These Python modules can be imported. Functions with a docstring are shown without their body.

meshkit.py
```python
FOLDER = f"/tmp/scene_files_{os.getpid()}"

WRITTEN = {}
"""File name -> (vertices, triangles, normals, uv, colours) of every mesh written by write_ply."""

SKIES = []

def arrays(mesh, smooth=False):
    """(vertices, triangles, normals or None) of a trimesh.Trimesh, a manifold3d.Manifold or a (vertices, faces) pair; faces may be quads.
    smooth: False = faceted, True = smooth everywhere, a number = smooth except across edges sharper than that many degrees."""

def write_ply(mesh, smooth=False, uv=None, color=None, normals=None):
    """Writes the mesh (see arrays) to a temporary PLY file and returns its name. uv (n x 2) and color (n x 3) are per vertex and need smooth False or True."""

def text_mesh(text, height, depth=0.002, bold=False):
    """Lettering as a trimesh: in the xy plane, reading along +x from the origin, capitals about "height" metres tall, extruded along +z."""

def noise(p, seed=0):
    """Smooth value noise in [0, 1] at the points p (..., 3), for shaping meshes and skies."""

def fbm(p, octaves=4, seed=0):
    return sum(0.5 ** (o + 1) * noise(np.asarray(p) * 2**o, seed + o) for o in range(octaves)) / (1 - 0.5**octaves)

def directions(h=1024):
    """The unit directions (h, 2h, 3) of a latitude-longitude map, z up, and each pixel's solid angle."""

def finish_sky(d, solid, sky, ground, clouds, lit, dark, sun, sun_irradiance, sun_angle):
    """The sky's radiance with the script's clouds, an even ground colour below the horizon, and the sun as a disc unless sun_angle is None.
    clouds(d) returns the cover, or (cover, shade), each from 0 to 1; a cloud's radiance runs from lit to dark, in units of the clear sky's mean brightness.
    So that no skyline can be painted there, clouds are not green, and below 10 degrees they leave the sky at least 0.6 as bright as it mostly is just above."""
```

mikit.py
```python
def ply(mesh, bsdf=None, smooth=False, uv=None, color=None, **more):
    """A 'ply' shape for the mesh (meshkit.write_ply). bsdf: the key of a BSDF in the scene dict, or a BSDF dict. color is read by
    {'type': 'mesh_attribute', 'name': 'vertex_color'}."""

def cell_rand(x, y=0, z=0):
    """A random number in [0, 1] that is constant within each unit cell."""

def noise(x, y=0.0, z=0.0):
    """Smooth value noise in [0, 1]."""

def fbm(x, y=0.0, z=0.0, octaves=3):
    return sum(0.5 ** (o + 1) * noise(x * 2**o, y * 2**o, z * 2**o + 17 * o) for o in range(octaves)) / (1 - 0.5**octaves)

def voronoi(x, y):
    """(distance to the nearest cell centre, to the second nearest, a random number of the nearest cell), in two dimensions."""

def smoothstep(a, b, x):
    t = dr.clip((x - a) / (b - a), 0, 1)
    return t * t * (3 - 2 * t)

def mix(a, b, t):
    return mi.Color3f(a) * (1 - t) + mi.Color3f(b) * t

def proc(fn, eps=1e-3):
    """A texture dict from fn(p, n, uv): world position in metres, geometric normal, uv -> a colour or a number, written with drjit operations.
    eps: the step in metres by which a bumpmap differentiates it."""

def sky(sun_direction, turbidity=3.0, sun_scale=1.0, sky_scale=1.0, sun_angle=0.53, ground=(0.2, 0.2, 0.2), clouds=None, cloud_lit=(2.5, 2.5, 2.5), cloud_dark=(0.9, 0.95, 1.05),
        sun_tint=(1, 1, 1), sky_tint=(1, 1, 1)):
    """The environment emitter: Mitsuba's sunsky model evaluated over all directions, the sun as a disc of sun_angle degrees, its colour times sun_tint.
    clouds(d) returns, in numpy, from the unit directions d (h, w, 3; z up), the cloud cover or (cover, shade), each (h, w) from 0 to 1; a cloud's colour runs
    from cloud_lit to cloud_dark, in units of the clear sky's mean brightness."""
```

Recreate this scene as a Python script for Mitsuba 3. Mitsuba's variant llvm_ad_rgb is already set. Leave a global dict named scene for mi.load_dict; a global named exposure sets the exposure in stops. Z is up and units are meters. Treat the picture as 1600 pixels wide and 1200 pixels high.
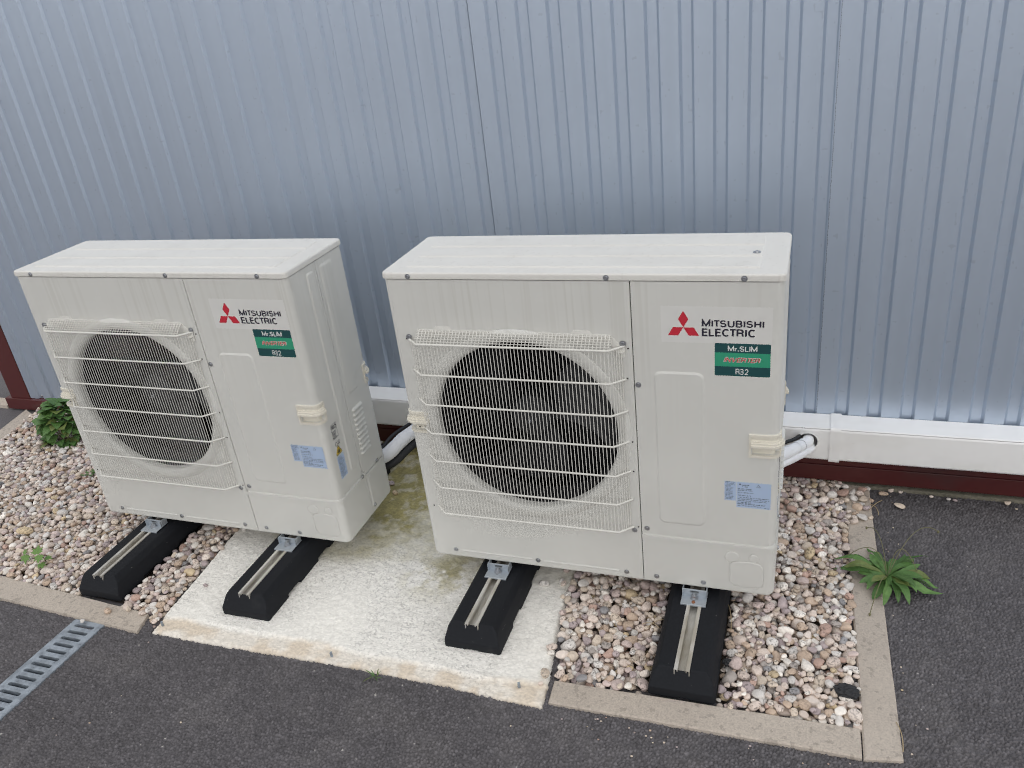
import math, numpy as np, trimesh, mitsuba as mi, drjit as dr, mikit, meshkit
import manifold3d as m3
import shapely
import shapely.affinity
from shapely.geometry import box as sbox, Polygon, Point
from scipy.spatial import cKDTree
from mikit import proc, noise, fbm, voronoi, cell_rand, smoothstep, mix

T = mi.ScalarTransform4f
ZO = 0.118                      # local heights are measured from the bottom of the machines' casings; the ground is at -ZO
scene, labels = {}, {}

# ------------------------------------------------------------------ camera, sky, exposure
CAM = np.array([1.09445, -1.88628, 1.63402 + ZO])
FWD = np.array([-0.332147, 0.83255, -0.443327])
UPV = np.array([-0.04927, 0.454055, 0.88961])
scene['camera'] = {'type': 'perspective', 'fov': 63.954, 'fov_axis': 'x', 'near_clip': 0.05, 'far_clip': 2000.0,
                   'to_world': T().look_at(origin=CAM.tolist(), target=(CAM + FWD).tolist(), up=UPV.tolist())}


def clouds(d):
    c = meshkit.fbm(d / np.maximum(d[..., 2:], 0.25) * 0.8, 4, 3)
    glow = d @ np.array([0.42, -0.76, 0.49])          # thicker overcast away from the hidden sun
    return np.ones(d.shape[:2]), np.clip(0.50 - 0.55 * glow + 0.25 * (c - 0.5), 0, 1)


scene['sky'] = mikit.sky([0.42, -0.76, 0.49], turbidity=3, sun_scale=0.05, sun_angle=60, sun_tint=(0.80, 0.95, 1.22), ground=(0.08, 0.08, 0.085), clouds=clouds,
                         cloud_lit=(5.8, 5.80, 5.86), cloud_dark=(1.78, 1.80, 1.84))
exposure = 1.63

# ------------------------------------------------------------------ materials


def mat(name, color, rough=0.5, metallic=0.0, spec=0.5, two=True, bump=None, scale=0.001, **kw):
    b = {'type': 'principled', 'base_color': color if isinstance(color, dict) else {'type': 'rgb', 'value': list(color)},
         'roughness': rough, 'metallic': metallic, **kw}
    if not metallic:
        b['specular'] = spec
    if bump is not None:
        b = {'type': 'bumpmap', 'arbitrary': bump, 'scale': scale, 'bsdf': b}
    scene[name] = {'type': 'twosided', 'bsdf': b} if two else b
    return name


def f_cream(p, n, uv):
    streak = fbm(p.x * 120 + p.y * 120, p.z * 2.2, 0.0, 3)
    run = smoothstep(0.46, 0.74, streak) * smoothstep(0.55, 1.05, p.z) * smoothstep(0.25, 0.6, fbm(p.x * 9 + p.y * 9, p.z * 2.0, 4.0, 2))
    film = fbm(p.x * 5, p.y * 5, p.z * 4, 3)
    c = mix((0.565, 0.562, 0.530), (0.46, 0.45, 0.405), run * 0.34)
    return c * (0.955 + 0.09 * film)


def f_lid(p, n, uv):
    film = fbm(p.x * 9, p.y * 9, p.z * 4, 4)
    spots = smoothstep(0.80, 0.9, noise(p.x * 120, p.y * 120, 0.0)) * 0.25
    c = mix((0.615, 0.602, 0.565), (0.53, 0.512, 0.475), smoothstep(0.45, 0.8, film) * 0.35 + spots)
    return c


def f_wall(p, n, uv):
    k = fbm(p.x * 3.0, p.z * 1.5, 3.0, 3)
    streak = fbm(p.x * 30, p.z * 0.7, 8.0, 2)
    sp = smoothstep(0.93, 0.97, noise(p.x * 90, p.z * 60, 5.0))
    return mix((0.455, 0.525, 0.625), (0.44, 0.505, 0.60), k) * (0.97 + 0.06 * streak) * (1 - 0.10 * sp)


def f_slab(p, n, uv):
    a = fbm(p.x * 4, p.y * 4, 1.0, 4)
    g = fbm(p.x * 150, p.y * 210, p.z * 60, 3)
    pit = smoothstep(0.66, 0.78, noise(p.x * 190, p.y * 320, 4.0)) * smoothstep(0.35, 0.6, a)
    base = mix((0.82, 0.80, 0.745), (0.74, 0.725, 0.685), a) * (0.76 + 0.46 * g) * (1 - 0.26 * pit)
    # ochre-stained front lip
    lip = smoothstep(-0.345, -0.375, p.y + 0.06 * (a - 0.5)) * (0.35 + 0.5 * smoothstep(0.35, 0.65, fbm(p.x * 16, p.y * 16, 9.0, 3)))
    base = mix(base, mi.Color3f(0.62, 0.53, 0.42) * (0.75 + 0.5 * g), lip)
    # algae where the machines drip
    al = smoothstep(0.02, 0.28, p.y + 0.35 * (fbm(p.x * 7, p.y * 7, 5.0, 4) - 0.5)) * smoothstep(0.18, 0.70, fbm(p.x * 22, p.y * 22, 2.0, 4) + 0.30 * smoothstep(0.1, 0.4, p.y))
    d2 = dr.square(p.x - 0.02) + dr.square((p.y - 0.03) * 1.3)
    al2 = dr.exp(-d2 / 0.016) * smoothstep(0.35, 0.65, fbm(p.x * 25, p.y * 25, 7.0, 4)) * 0.8
    al = smoothstep(0.0, 0.42, p.y + 0.30 * (fbm(p.x * 6, p.y * 6, 5.0, 4) - 0.5)) * (0.50 + 0.5 * smoothstep(0.2, 0.75, fbm(p.x * 30, p.y * 30, 3.0, 4)))
    d3 = dr.square(p.x + 0.42) + dr.square((p.y - 0.06) * 2)
    al3 = dr.exp(-d3 / 0.01) * 0.35
    green = mix((0.38, 0.33, 0.13), (0.23, 0.205, 0.085), fbm(p.x * 40, p.y * 40, 0.0, 3))
    return mix(base, green * (0.6 + 0.8 * g), dr.clip(al * 1.2 + al2 + al3, 0, 0.95))


def f_kerb(p, n, uv):
    a = fbm(p.x * 6, p.y * 6, 2.0, 4)
    g = noise(p.x * 330, p.y * 330, p.z * 330)
    s = smoothstep(0.66, 0.76, fbm(p.x * 75, p.y * 75, 6.0, 3))
    c = mix((0.48, 0.425, 0.365), (0.41, 0.36, 0.31), a) * (0.84 + 0.30 * g)
    return mix(c, (0.20, 0.175, 0.15), s * 0.4)


def f_asphalt(p, n, uv):
    r = uv.x
    big = fbm(p.x * 2.2, p.y * 2.2, 0.0, 3)
    tone = 0.064 + 0.058 * r + 0.024 * big
    g = noise(p.x * 420, p.y * 420, p.z * 300)
    fleck = smoothstep(0.985, 0.99, r)
    dust = smoothstep(0.5, 0.8, fbm(p.x * 9, p.y * 9, 4.0, 4)) * 0.02
    c = mi.Color3f(1.03, 0.97, 1.03) * tone * (0.7 + 0.6 * g) + mi.Color3f(1.0, 0.93, 0.85) * dust
    return mix(c, (0.42, 0.40, 0.37), fleck * 0.8)


PAL = [(.49, .415, .365), (.50, .475, .45), (.62, .58, .53), (.40, .31, .24), (.33, .275, .275), (.47, .40, .33), (.44, .36, .335), (.22, .215, .22), (.38, .265, .22), (.46, .37, .245), (.53, .465, .415), (.29, .26, .24)]
PCUT = [0.20, 0.34, 0.43, 0.50, 0.58, 0.71, 0.81, 0.828, 0.86, 0.885, 0.97, 1.01]


def f_pebble(p, n, uv):
    r = uv.x
    c = mi.Color3f(PAL[-1])
    for col, cut in list(zip(PAL, PCUT))[::-1]:
        c = dr.select(r < cut, mi.Color3f(col), c)
    c = c * (0.86 + 0.28 * uv.y)
    vein = fbm(p.x * 70 + uv.y * 40, p.y * 70 + r * 60, p.z * 70, 3)
    c = c * (1.02 + 0.50 * vein)
    speck = smoothstep(0.60, 0.72, noise(p.x * 260, p.y * 260, p.z * 260)) * smoothstep(0.35, 0.6, cell_rand(uv.x * 5000, 3, uv.y * 900))
    return mix(c, c * 0.42, speck * 0.85)


def f_rubber(p, n, uv):
    g = noise(p.x * 300, p.y * 300, p.z * 300)
    sc = smoothstep(0.72, 0.85, fbm(p.x * 14, p.y * 14, p.z * 14, 3))
    fleck = smoothstep(0.955, 0.97, noise(p.x * 160, p.y * 160, p.z * 160))
    c = mix((0.0062, 0.0076, 0.0108), (0.020, 0.021, 0.023), sc * 0.5) * (0.8 + 0.4 * g)
    return mix(c, (0.22, 0.20, 0.18), fleck * 0.7)


def f_galv(p, n, uv):
    a = fbm(p.x * 60, p.y * 60, p.z * 60, 3)
    return mix((0.46, 0.50, 0.54), (0.36, 0.40, 0.44), a)


def f_iron(p, n, uv):
    a = fbm(p.x * 50, p.y * 50, p.z * 60, 4)
    return mix((0.34, 0.385, 0.435), (0.22, 0.25, 0.285), smoothstep(0.3, 0.75, a))


def f_strut(p, n, uv):
    a = fbm(p.x * 40, p.y * 14, p.z * 40, 4)
    return mix((0.60, 0.585, 0.55), (0.40, 0.365, 0.30), smoothstep(0.35, 0.8, a))


def f_leaf(p, n, uv):
    old = smoothstep(0.86, 0.9, cell_rand(dr.floor(uv.y), 9, 2))
    vein = smoothstep(0.10, 0.0, dr.abs(uv.x - 0.5)) * 0.35
    t = cell_rand(uv.y * 0 + dr.floor(uv.y), 4, 1)
    c = mix((0.055, 0.125, 0.034), (0.10, 0.20, 0.052), t)
    c = mix(c, (0.17, 0.17, 0.05), old * 0.6)
    return mix(c, (0.14, 0.22, 0.08), vein) * (0.8 + 0.4 * noise(p.x * 150, p.y * 150, p.z * 150))


def f_red(p, n, uv):
    a = fbm(p.x * 6, p.y * 6, p.z * 8, 4)
    dirt = smoothstep(0.5, 0.75, a) * 0.5
    return mix((0.074, 0.0145, 0.0145), (0.05, 0.031, 0.030), dirt)


def f_foot(p, n, uv):
    a = fbm(p.x * 9, p.y * 9, p.z * 9, 4)
    return mix((0.24, 0.22, 0.18), (0.12, 0.115, 0.085), a) * (0.75 + 0.5 * noise(p.x * 200, p.y * 200, p.z * 200))


def f_pvc(p, n, uv):
    a = fbm(p.x * 5, p.y * 12, p.z * 12, 4)
    sp = smoothstep(0.82, 0.9, noise(p.x * 90, p.y * 90, p.z * 90)) * 0.3 * smoothstep(0.5, 0.7, a)
    return mix((0.79, 0.785, 0.775), (0.72, 0.71, 0.685), smoothstep(0.45, 0.8, a) * 0.6 + sp)


mat('m_cream', proc(f_cream), 0.36, spec=0.45)
mat('m_lid', proc(f_lid), 0.34, spec=0.5)
mat('m_plastic', (0.63, 0.60, 0.52), 0.42)
mat('m_wire', (0.625, 0.615, 0.575), 0.38)
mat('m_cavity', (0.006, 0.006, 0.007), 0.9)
mat('m_fan', (0.010, 0.0105, 0.012), 0.6)
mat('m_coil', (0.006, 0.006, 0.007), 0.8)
mat('m_wall', proc(f_wall), 0.42, metallic=0.66)
mat('m_seam', (0.05, 0.055, 0.065), 0.8)
mat('m_red', proc(f_red), 0.42)
mat('m_slab', proc(f_slab), 0.92, spec=0.15)
mat('m_kerb', proc(f_kerb), 0.9, spec=0.2)
mat('m_asphalt', proc(f_asphalt), 0.72, spec=0.4)
mat('m_dirt', (0.16, 0.135, 0.115), 0.95)
mat('m_pebble', proc(f_pebble), 0.72, spec=0.3)
mat('m_rubber', proc(f_rubber), 0.7, spec=0.3)
mat('m_galv', proc(f_galv), 0.42, metallic=0.6)
mat('m_strut', proc(f_strut), 0.42, metallic=0.45)
mat('m_screw', (0.42, 0.43, 0.45), 0.32, metallic=0.9)
mat('m_dark', (0.02, 0.021, 0.024), 0.7)
mat('m_rust', (0.22, 0.09, 0.045), 0.8)
mat('m_pvc', proc(f_pvc), 0.3, spec=0.5)
mat('m_lagging', (0.70, 0.71, 0.73), 0.55)
mat('m_tape', (0.30, 0.30, 0.31), 0.6)
mat('m_leaf', proc(f_leaf), 0.5, spec=0.4)
mat('m_fresh_leaf', (0.12, 0.22, 0.055), 0.5, spec=0.35)
mat('m_stem', (0.16, 0.15, 0.08), 0.8)
mat('m_straw', (0.40, 0.31, 0.19), 0.85)
mat('m_emblem', (0.47, 0.022, 0.040), 0.4)
mat('m_ink', (0.014, 0.014, 0.026), 0.45)
mat('m_clear', (0.605, 0.60, 0.575), 0.22)
mat('m_deep_green', (0.010, 0.058, 0.062), 0.35)
mat('m_mint', (0.030, 0.270, 0.155), 0.35)
mat('m_white_ink', (0.62, 0.63, 0.62), 0.4)
mat('m_red_ink', (0.48, 0.035, 0.030), 0.4)
mat('m_plate', (0.36, 0.45, 0.60), 0.35)
mat('m_plate_ink', (0.10, 0.12, 0.16), 0.5)
mat('m_yellow', (0.62, 0.44, 0.03), 0.4)
mat('m_mid_grey_iron', proc(f_iron), 0.5, metallic=0.4)
mat('m_concrete', proc(f_foot), 0.92, spec=0.2)

# ------------------------------------------------------------------ helpers
SHIFT = T().translate([0, 0, ZO])


def numbered(key):
    if key not in scene and not any(k.startswith(key + '__') for k in scene):
        return key
    i = 1
    while f'{key}_{i:03d}' in scene or any(k.startswith(f'{key}_{i:03d}__') for k in scene):
        i += 1
    return f'{key}_{i:03d}'


COUNT = {}


def fresh(key):
    n = COUNT.get(key, 0)
    COUNT[key] = n + 1
    return key if n == 0 else f'{key}_{n:03d}'


def place(d, M=None):
    return {**d, 'to_world': SHIFT if M is None else T(np.asarray(M))}


def obj(name, mesh, m, parent=None, smooth=30, uv=None, **lab):
    key = fresh(f'{parent}__{name}' if parent else name)
    scene[key] = place(mikit.ply(mesh, m, smooth=smooth, uv=uv))
    if lab:
        labels[key] = lab
    return key


def thing(name, label, cat, group=None, kind=None):
    key = fresh(name)
    labels[key] = {'label': label, 'category': cat}
    if group:
        labels[key]['group'] = group
    if kind:
        labels[key]['kind'] = kind
    return key


def mf(m):
    return m if isinstance(m, m3.Manifold) else m3.Manifold(m3.Mesh(np.asarray(m.vertices, np.float32), np.asarray(m.faces, np.uint32)))


def bx(x0, x1, y0, y1, z0, z1):
    return m3.Manifold.cube([x1 - x0, y1 - y0, z1 - z0]).translate([x0, y0, z0])


def rbox(x0, x1, y0, y1, z0, z1, r=0.003, n=8):
    s = m3.Manifold.sphere(r, n)
    return m3.Manifold.batch_hull([s.translate([x, y, z]) for x in (x0 + r, x1 - r) for y in (y0 + r, y1 - r) for z in (z0 + r, z1 - r)])


def rings(poly):
    poly = shapely.geometry.polygon.orient(poly)
    return [np.asarray(r.coords)[:-1] for r in [poly.exterior, *poly.interiors]]


def section(shape):
    geoms = [g for g in getattr(shape, 'geoms', [shape]) if g.geom_type == 'Polygon' and g.area > 1e-9]
    return m3.CrossSection([r for g in geoms for r in rings(g)], m3.FillRule.EvenOdd)


def ext(shape, z0, z1):
    return section(shape).extrude(z1 - z0).translate([0, 0, z0])


def stand(man):
    """xy drawing extruded along z -> stands in the xz plane, proud towards -y."""
    return man.rotate([90, 0, 0])


def rrect(x0, x1, y0, y1, r):
    return sbox(x0 + r, y0 + r, x1 - r, y1 - r).buffer(r, quad_segs=5)


def frustum(shape, h, bevel):
    """a convex drawing raised by h with a bevelled edge, as a hull"""
    a, b = np.asarray(shape.exterior.coords)[:-1], np.asarray(shape.buffer(-bevel, quad_segs=4).exterior.coords)[:-1]
    return m3.Manifold.hull_points(np.vstack([np.c_[a, np.full(len(a), -0.002)], np.c_[a, np.full(len(a), 0.0)], np.c_[b, np.full(len(b), h)]]))


def tube(path, r, n=8, caps=True):
    P = np.asarray(path, float)
    d = np.gradient(P, axis=0)
    d /= np.linalg.norm(d, axis=1, keepdims=True)
    ref = np.array([0, 0, 1.0]) if abs(d[0, 2]) < 0.9 else np.array([1.0, 0, 0])
    u = np.cross(d, ref)
    bad = np.linalg.norm(u, axis=1) < 1e-3
    u[bad] = np.cross(d[bad], [0.3, 1, 0])
    for i in range(len(u)):
        if i and np.dot(u[i], u[i - 1]) < 0:
            u[i] = -u[i]
    u /= np.linalg.norm(u, axis=1, keepdims=True)
    w = np.cross(d, u)
    a = (np.arange(n) + (0.5 if n == 4 else 0)) * 2 * np.pi / n
    rr = np.broadcast_to(np.asarray(r, float), (len(P),))
    V = (P[:, None] + rr[:, None, None] * (np.cos(a)[None, :, None] * u[:, None] + np.sin(a)[None, :, None] * w[:, None])).reshape(-1, 3)
    F = []
    for i in range(len(P) - 1):
        for j in range(n):
            q, s = i * n + j, i * n + (j + 1) % n
            F += [[q, q + n, s], [s, q + n, s + n]]
    if caps:
        V = np.vstack([V, P[0], P[-1]])
        k = len(V)
        for j in range(n):
            F += [[j, (j + 1) % n, k - 2], [(len(P) - 1) * n + (j + 1) % n, (len(P) - 1) * n + j, k - 1]]
    return trimesh.Trimesh(V, np.asarray(F), process=False)


def wire(path, wx, wy):
    """a slim four-sided wire, wx across and wy deep"""
    m = tube(path, 1.0, 4, False)
    P = np.repeat(np.asarray(path, float), 4, 0)
    v = P + (m.vertices - P) * np.array([wx, wy, wy]) * 0.7071
    return trimesh.Trimesh(v, m.faces, process=False)


def curve(pts, n=24):
    from scipy.interpolate import CubicSpline
    pts = np.asarray(pts, float)
    t = np.r_[0, np.cumsum(np.linalg.norm(np.diff(pts, axis=0), axis=1))]
    return CubicSpline(t, pts)(np.linspace(0, t[-1], n))


def cat(ms):
    return trimesh.util.concatenate([tm(m) for m in ms])


def tm(m):
    if isinstance(m, m3.Manifold):
        q = m.to_mesh()
        return trimesh.Trimesh(q.vert_properties[:, :3], q.tri_verts, process=False)
    return m


def lathe(profile, n=64):
    """(r, z) profile turned about z"""
    P = np.asarray(profile)
    a = np.arange(n) * 2 * np.pi / n
    V = np.stack([P[:, 0, None] * np.cos(a), P[:, 0, None] * np.sin(a), np.repeat(P[:, 1, None], n, 1)], -1).reshape(-1, 3)
    F = []
    for i in range(len(P) - 1):
        for j in range(n):
            q, s = i * n + j, i * n + (j + 1) % n
            F += [[q, s, q + n], [s, s + n, q + n]]
    return trimesh.Trimesh(V, np.asarray(F), process=False)


def arc(cx, cy, rx, ry, a0, a1, n=14):
    t = np.radians(np.linspace(a0, a1, n))
    return list(zip(cx + rx * np.cos(t), cy + ry * np.sin(t)))


GLYPH = {'M': (.86, [[(0, 0), (0, 1), (.43, .10), (.86, 1), (.86, 0)]]), 'I': (.0, [[(0, 0), (0, 1)]]), 'T': (.66, [[(0, 1), (.66, 1)], [(.33, 0), (.33, 1)]]),
         'S': (.62, [arc(.31, .75, .29, .25, 25, 180) + arc(.31, .73, .29, .23, 180, 270)[1:] + arc(.31, .27, .31, .25, 90, 0)[1:] + arc(.31, .27, .31, .27, 0, -160)[1:]]),
         'U': (.66, [[(0, 1), (0, .33)] + arc(.33, .33, .33, .33, 180, 360) + [(.66, 1)]]),
         'B': (.62, [[(0, 0), (0, 1), (.33, 1)] + arc(.33, .76, .25, .24, 90, -90) + [(0, .52)], [(.33, .52)] + arc(.34, .26, .28, .26, 90, -90) + [(0, 0)]]),
         'H': (.66, [[(0, 0), (0, 1)], [(.66, 0), (.66, 1)], [(0, .52), (.66, .52)]]), 'E': (.55, [[(.55, 0), (0, 0), (0, 1), (.55, 1)], [(0, .52), (.50, .52)]]),
         'L': (.50, [[(0, 1), (0, 0), (.50, 0)]]), 'C': (.68, [arc(.36, .5, .36, .5, 48, 312, 26)]),
         'R': (.64, [[(0, 0), (0, 1), (.34, 1)] + arc(.34, .75, .27, .25, 90, -90) + [(0, .50)], [(.36, .50)] + arc(.36, .25, .24, .25, 90, 10) + [(.62, 0)]]),
         'N': (.66, [[(0, 0), (0, 1), (.66, 0), (.66, 1)]]), 'V': (.72, [[(0, 1), (.36, 0), (.72, 1)]]),
         '3': (.56, [arc(.27, .75, .27, .25, 150, -90) + arc(.27, .26, .30, .26, 90, -150)[1:]]), '2': (.56, [arc(.28, .72, .28, .28, 165, -30) + [(0, 0), (.58, 0)]]),
         'r': (.34, [[(0, 0), (0, .64)], [(0, .36)] + arc(.30, .34, .28, .28, 170, 90)]), '.': (.04, [[(0, 0), (.001, .05)]])}


def lettering(text, x0, x1, z0, z1, y, bold=True, shear=0.0, depth=0.0006, weight=0.215, grow=0.0):
    parts, x = [], 0.0
    for c in text:
        w, lines = GLYPH[c]
        g = shapely.union_all([shapely.LineString(ln).buffer(weight / 2, cap_style=3 if c == '.' else 2, join_style=2, mitre_limit=2.5) for ln in lines])
        parts.append(shapely.affinity.translate(g, x - g.bounds[0], 0))
        x += g.bounds[2] - g.bounds[0] + (0.075 if c in 'T' else 0.13)
    sh = shapely.union_all(parts).buffer(grow, join_style=2)
    if shear:
        sh = shapely.affinity.affine_transform(sh, [1, shear, 0, 1, 0, 0])
    a0, b0, a1, b1 = sh.bounds
    sh = shapely.affinity.affine_transform(sh, [(x1 - x0) / (a1 - a0), 0, 0, (z1 - z0) / (b1 - b0), x0 - a0 * (x1 - x0) / (a1 - a0), z0 - b0 * (z1 - z0) / (b1 - b0)])
    return tm(stand(ext(sh, -y, depth - y)))


# ------------------------------------------------------------------ the building wall
WT = np.array([1, -0.02, 0.0])
WT /= np.linalg.norm(WT)
WN = np.array([-WT[1], WT[0], 0.0])          # into the building
W0 = np.array([0, 0.80, 0.0])


def to_wall(mesh):
    """s along the wall, o out of the wall towards the yard, z up -> the scene's local frame"""
    m = tm(mesh)
    v = np.asarray(m.vertices)
    return trimesh.Trimesh(W0 + v[:, :1] * WT - v[:, 1:2] * WN + (v[:, 2:] + 0.0062 * v[:, :1]) * [0, 0, 1], m.faces[:, ::-1], process=False)


def wbox(s0, s1, o0, o1, z0, z1, r=0):
    return to_wall(rbox(s0, s1, o0, o1, z0, z1, r) if r else bx(s0, s1, o0, o1, z0, z1))


bld = thing('metal_clad_building', 'grey-blue building wall of ribbed metal cladding with dark red steel base rail and corner post', 'building')
SEAMS = [-1.098 - 1.124, -1.098, 0.030, 1.150, 2.274, 3.398]


def cladding(s0, s1, lap=0.0013):
    n = max(1, int(round((s1 - s0) / 0.1022)))
    p = (s1 - s0) / n
    pts = []
    for i in range(n):
        b = s0 + i * p
        k = p / 0.1022
        pts += [(b + (0.0004 if i == 0 else 0), 0), (b + 0.0560 * k, 0), (b + 0.0645 * k, -0.0115), (b + 0.0935 * k, -0.0115)]
        if i == n - 1:
            pts += [(s1 - 0.0040 - lap, -0.0042), (s1 - lap, -0.0026)]
    poly = Polygon(pts + [(s1 - lap, -0.017), (s0 + 0.0004, -0.017)])
    return to_wall(ext(poly, -0.040, 3.1))


obj('cladding_panel', cladding(-2.698, SEAMS[0]), 'm_wall', bld, smooth=False)
for a, b in zip(SEAMS[:-1], SEAMS[1:]):
    obj('cladding_panel', cladding(a, b, 0.0024 if abs(b - 0.03) < 0.01 else 0.0014 if b < 0 else 0.0003), 'm_wall', bld, smooth=False)
obj('liner', wbox(-2.69, 3.39, -0.30, -0.0185, -0.05, 3.09), 'm_seam', bld)
obj('base_rail', wbox(-2.872, 3.39, -0.05, 0.016, -0.105, -0.0425, 0.002), 'm_red', bld, label='dark red steel base rail under the cladding')
obj('corner_post', wbox(-2.838, -2.7005, -0.14, 0.004, -0.0425, 3.1, 0.003), 'm_red', bld, label='dark red steel corner post at the left end of the wall')
for s in (-2.612, -2.30, -1.99, -1.68):
    b = m3.Manifold.cylinder(0.004, 0.008, 0.006, 12).rotate([-90, 0, 0]).translate([s, 0, -0.022])
    obj('fastener', to_wall(b), 'm_screw', bld)
obj('drip_flashing', wbox(-0.86, 3.39, 0.001, 0.011, -0.0424, 0.022, 0.001), 'm_red', bld)
obj('footing', to_wall(bx(-2.62, 3.4, -0.25, 0.008, -0.19, -0.122)), 'm_concrete', bld)

# white plastic trunking along the wall
trk = thing('cable_trunking', 'long white plastic pipe trunking box running low along the cladding wall', 'trunking')
TS0, TS1, TZ0, TZ1, TD = -0.86, 3.3, 0.031, 0.1565, 0.106


def trunk_section(g=0.0):
    outer = sbox(0.002, TZ0 - g, TD + g, TZ1 + g)
    r = 0.012
    soft = sbox(-0.05, TZ0 - g, TD + g, TZ1 + g).buffer(-r).buffer(r, quad_segs=6).intersection(outer)
    return soft.difference(sbox(0.005, TZ0 + 0.003, TD - 0.003, TZ1 - 0.003)) if g == 0 else soft.difference(sbox(0.0021, TZ0 - 0.0005, TD + 0.0005, TZ1 + 0.0005).buffer(0))


def trunk(s0, s1, g=0.0):
    m = section(trunk_section(g)).extrude(s1 - s0)        # x=o, y=z, z=s
    v = tm(m)
    w = v.vertices
    return trimesh.Trimesh(np.c_[s0 + w[:, 2], w[:, 0], w[:, 1]], v.faces, process=False)


HOLES = [1.128, 1.128 - 1.357]
man = mf(trunk(TS0, 1.213))
for h in HOLES:
    man = man - m3.Manifold.cylinder(0.05, 0.031, 0.031, 32).rotate([-90, 0, 0]).translate([h, TD - 0.02, 0.104])
obj('trunking_box', to_wall(man), 'm_pvc', trk)
obj('trunking_box', to_wall(trunk(1.2135, TS1)), 'm_pvc', trk)
obj('joint_cover', to_wall(trunk(1.197, 1.231, 0.0048)), 'm_pvc', trk)
obj('end_cap', wbox(TS0 - 0.003, TS0 - 0.0005, 0.002, TD, TZ0, TZ1), 'm_pvc', trk)

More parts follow.
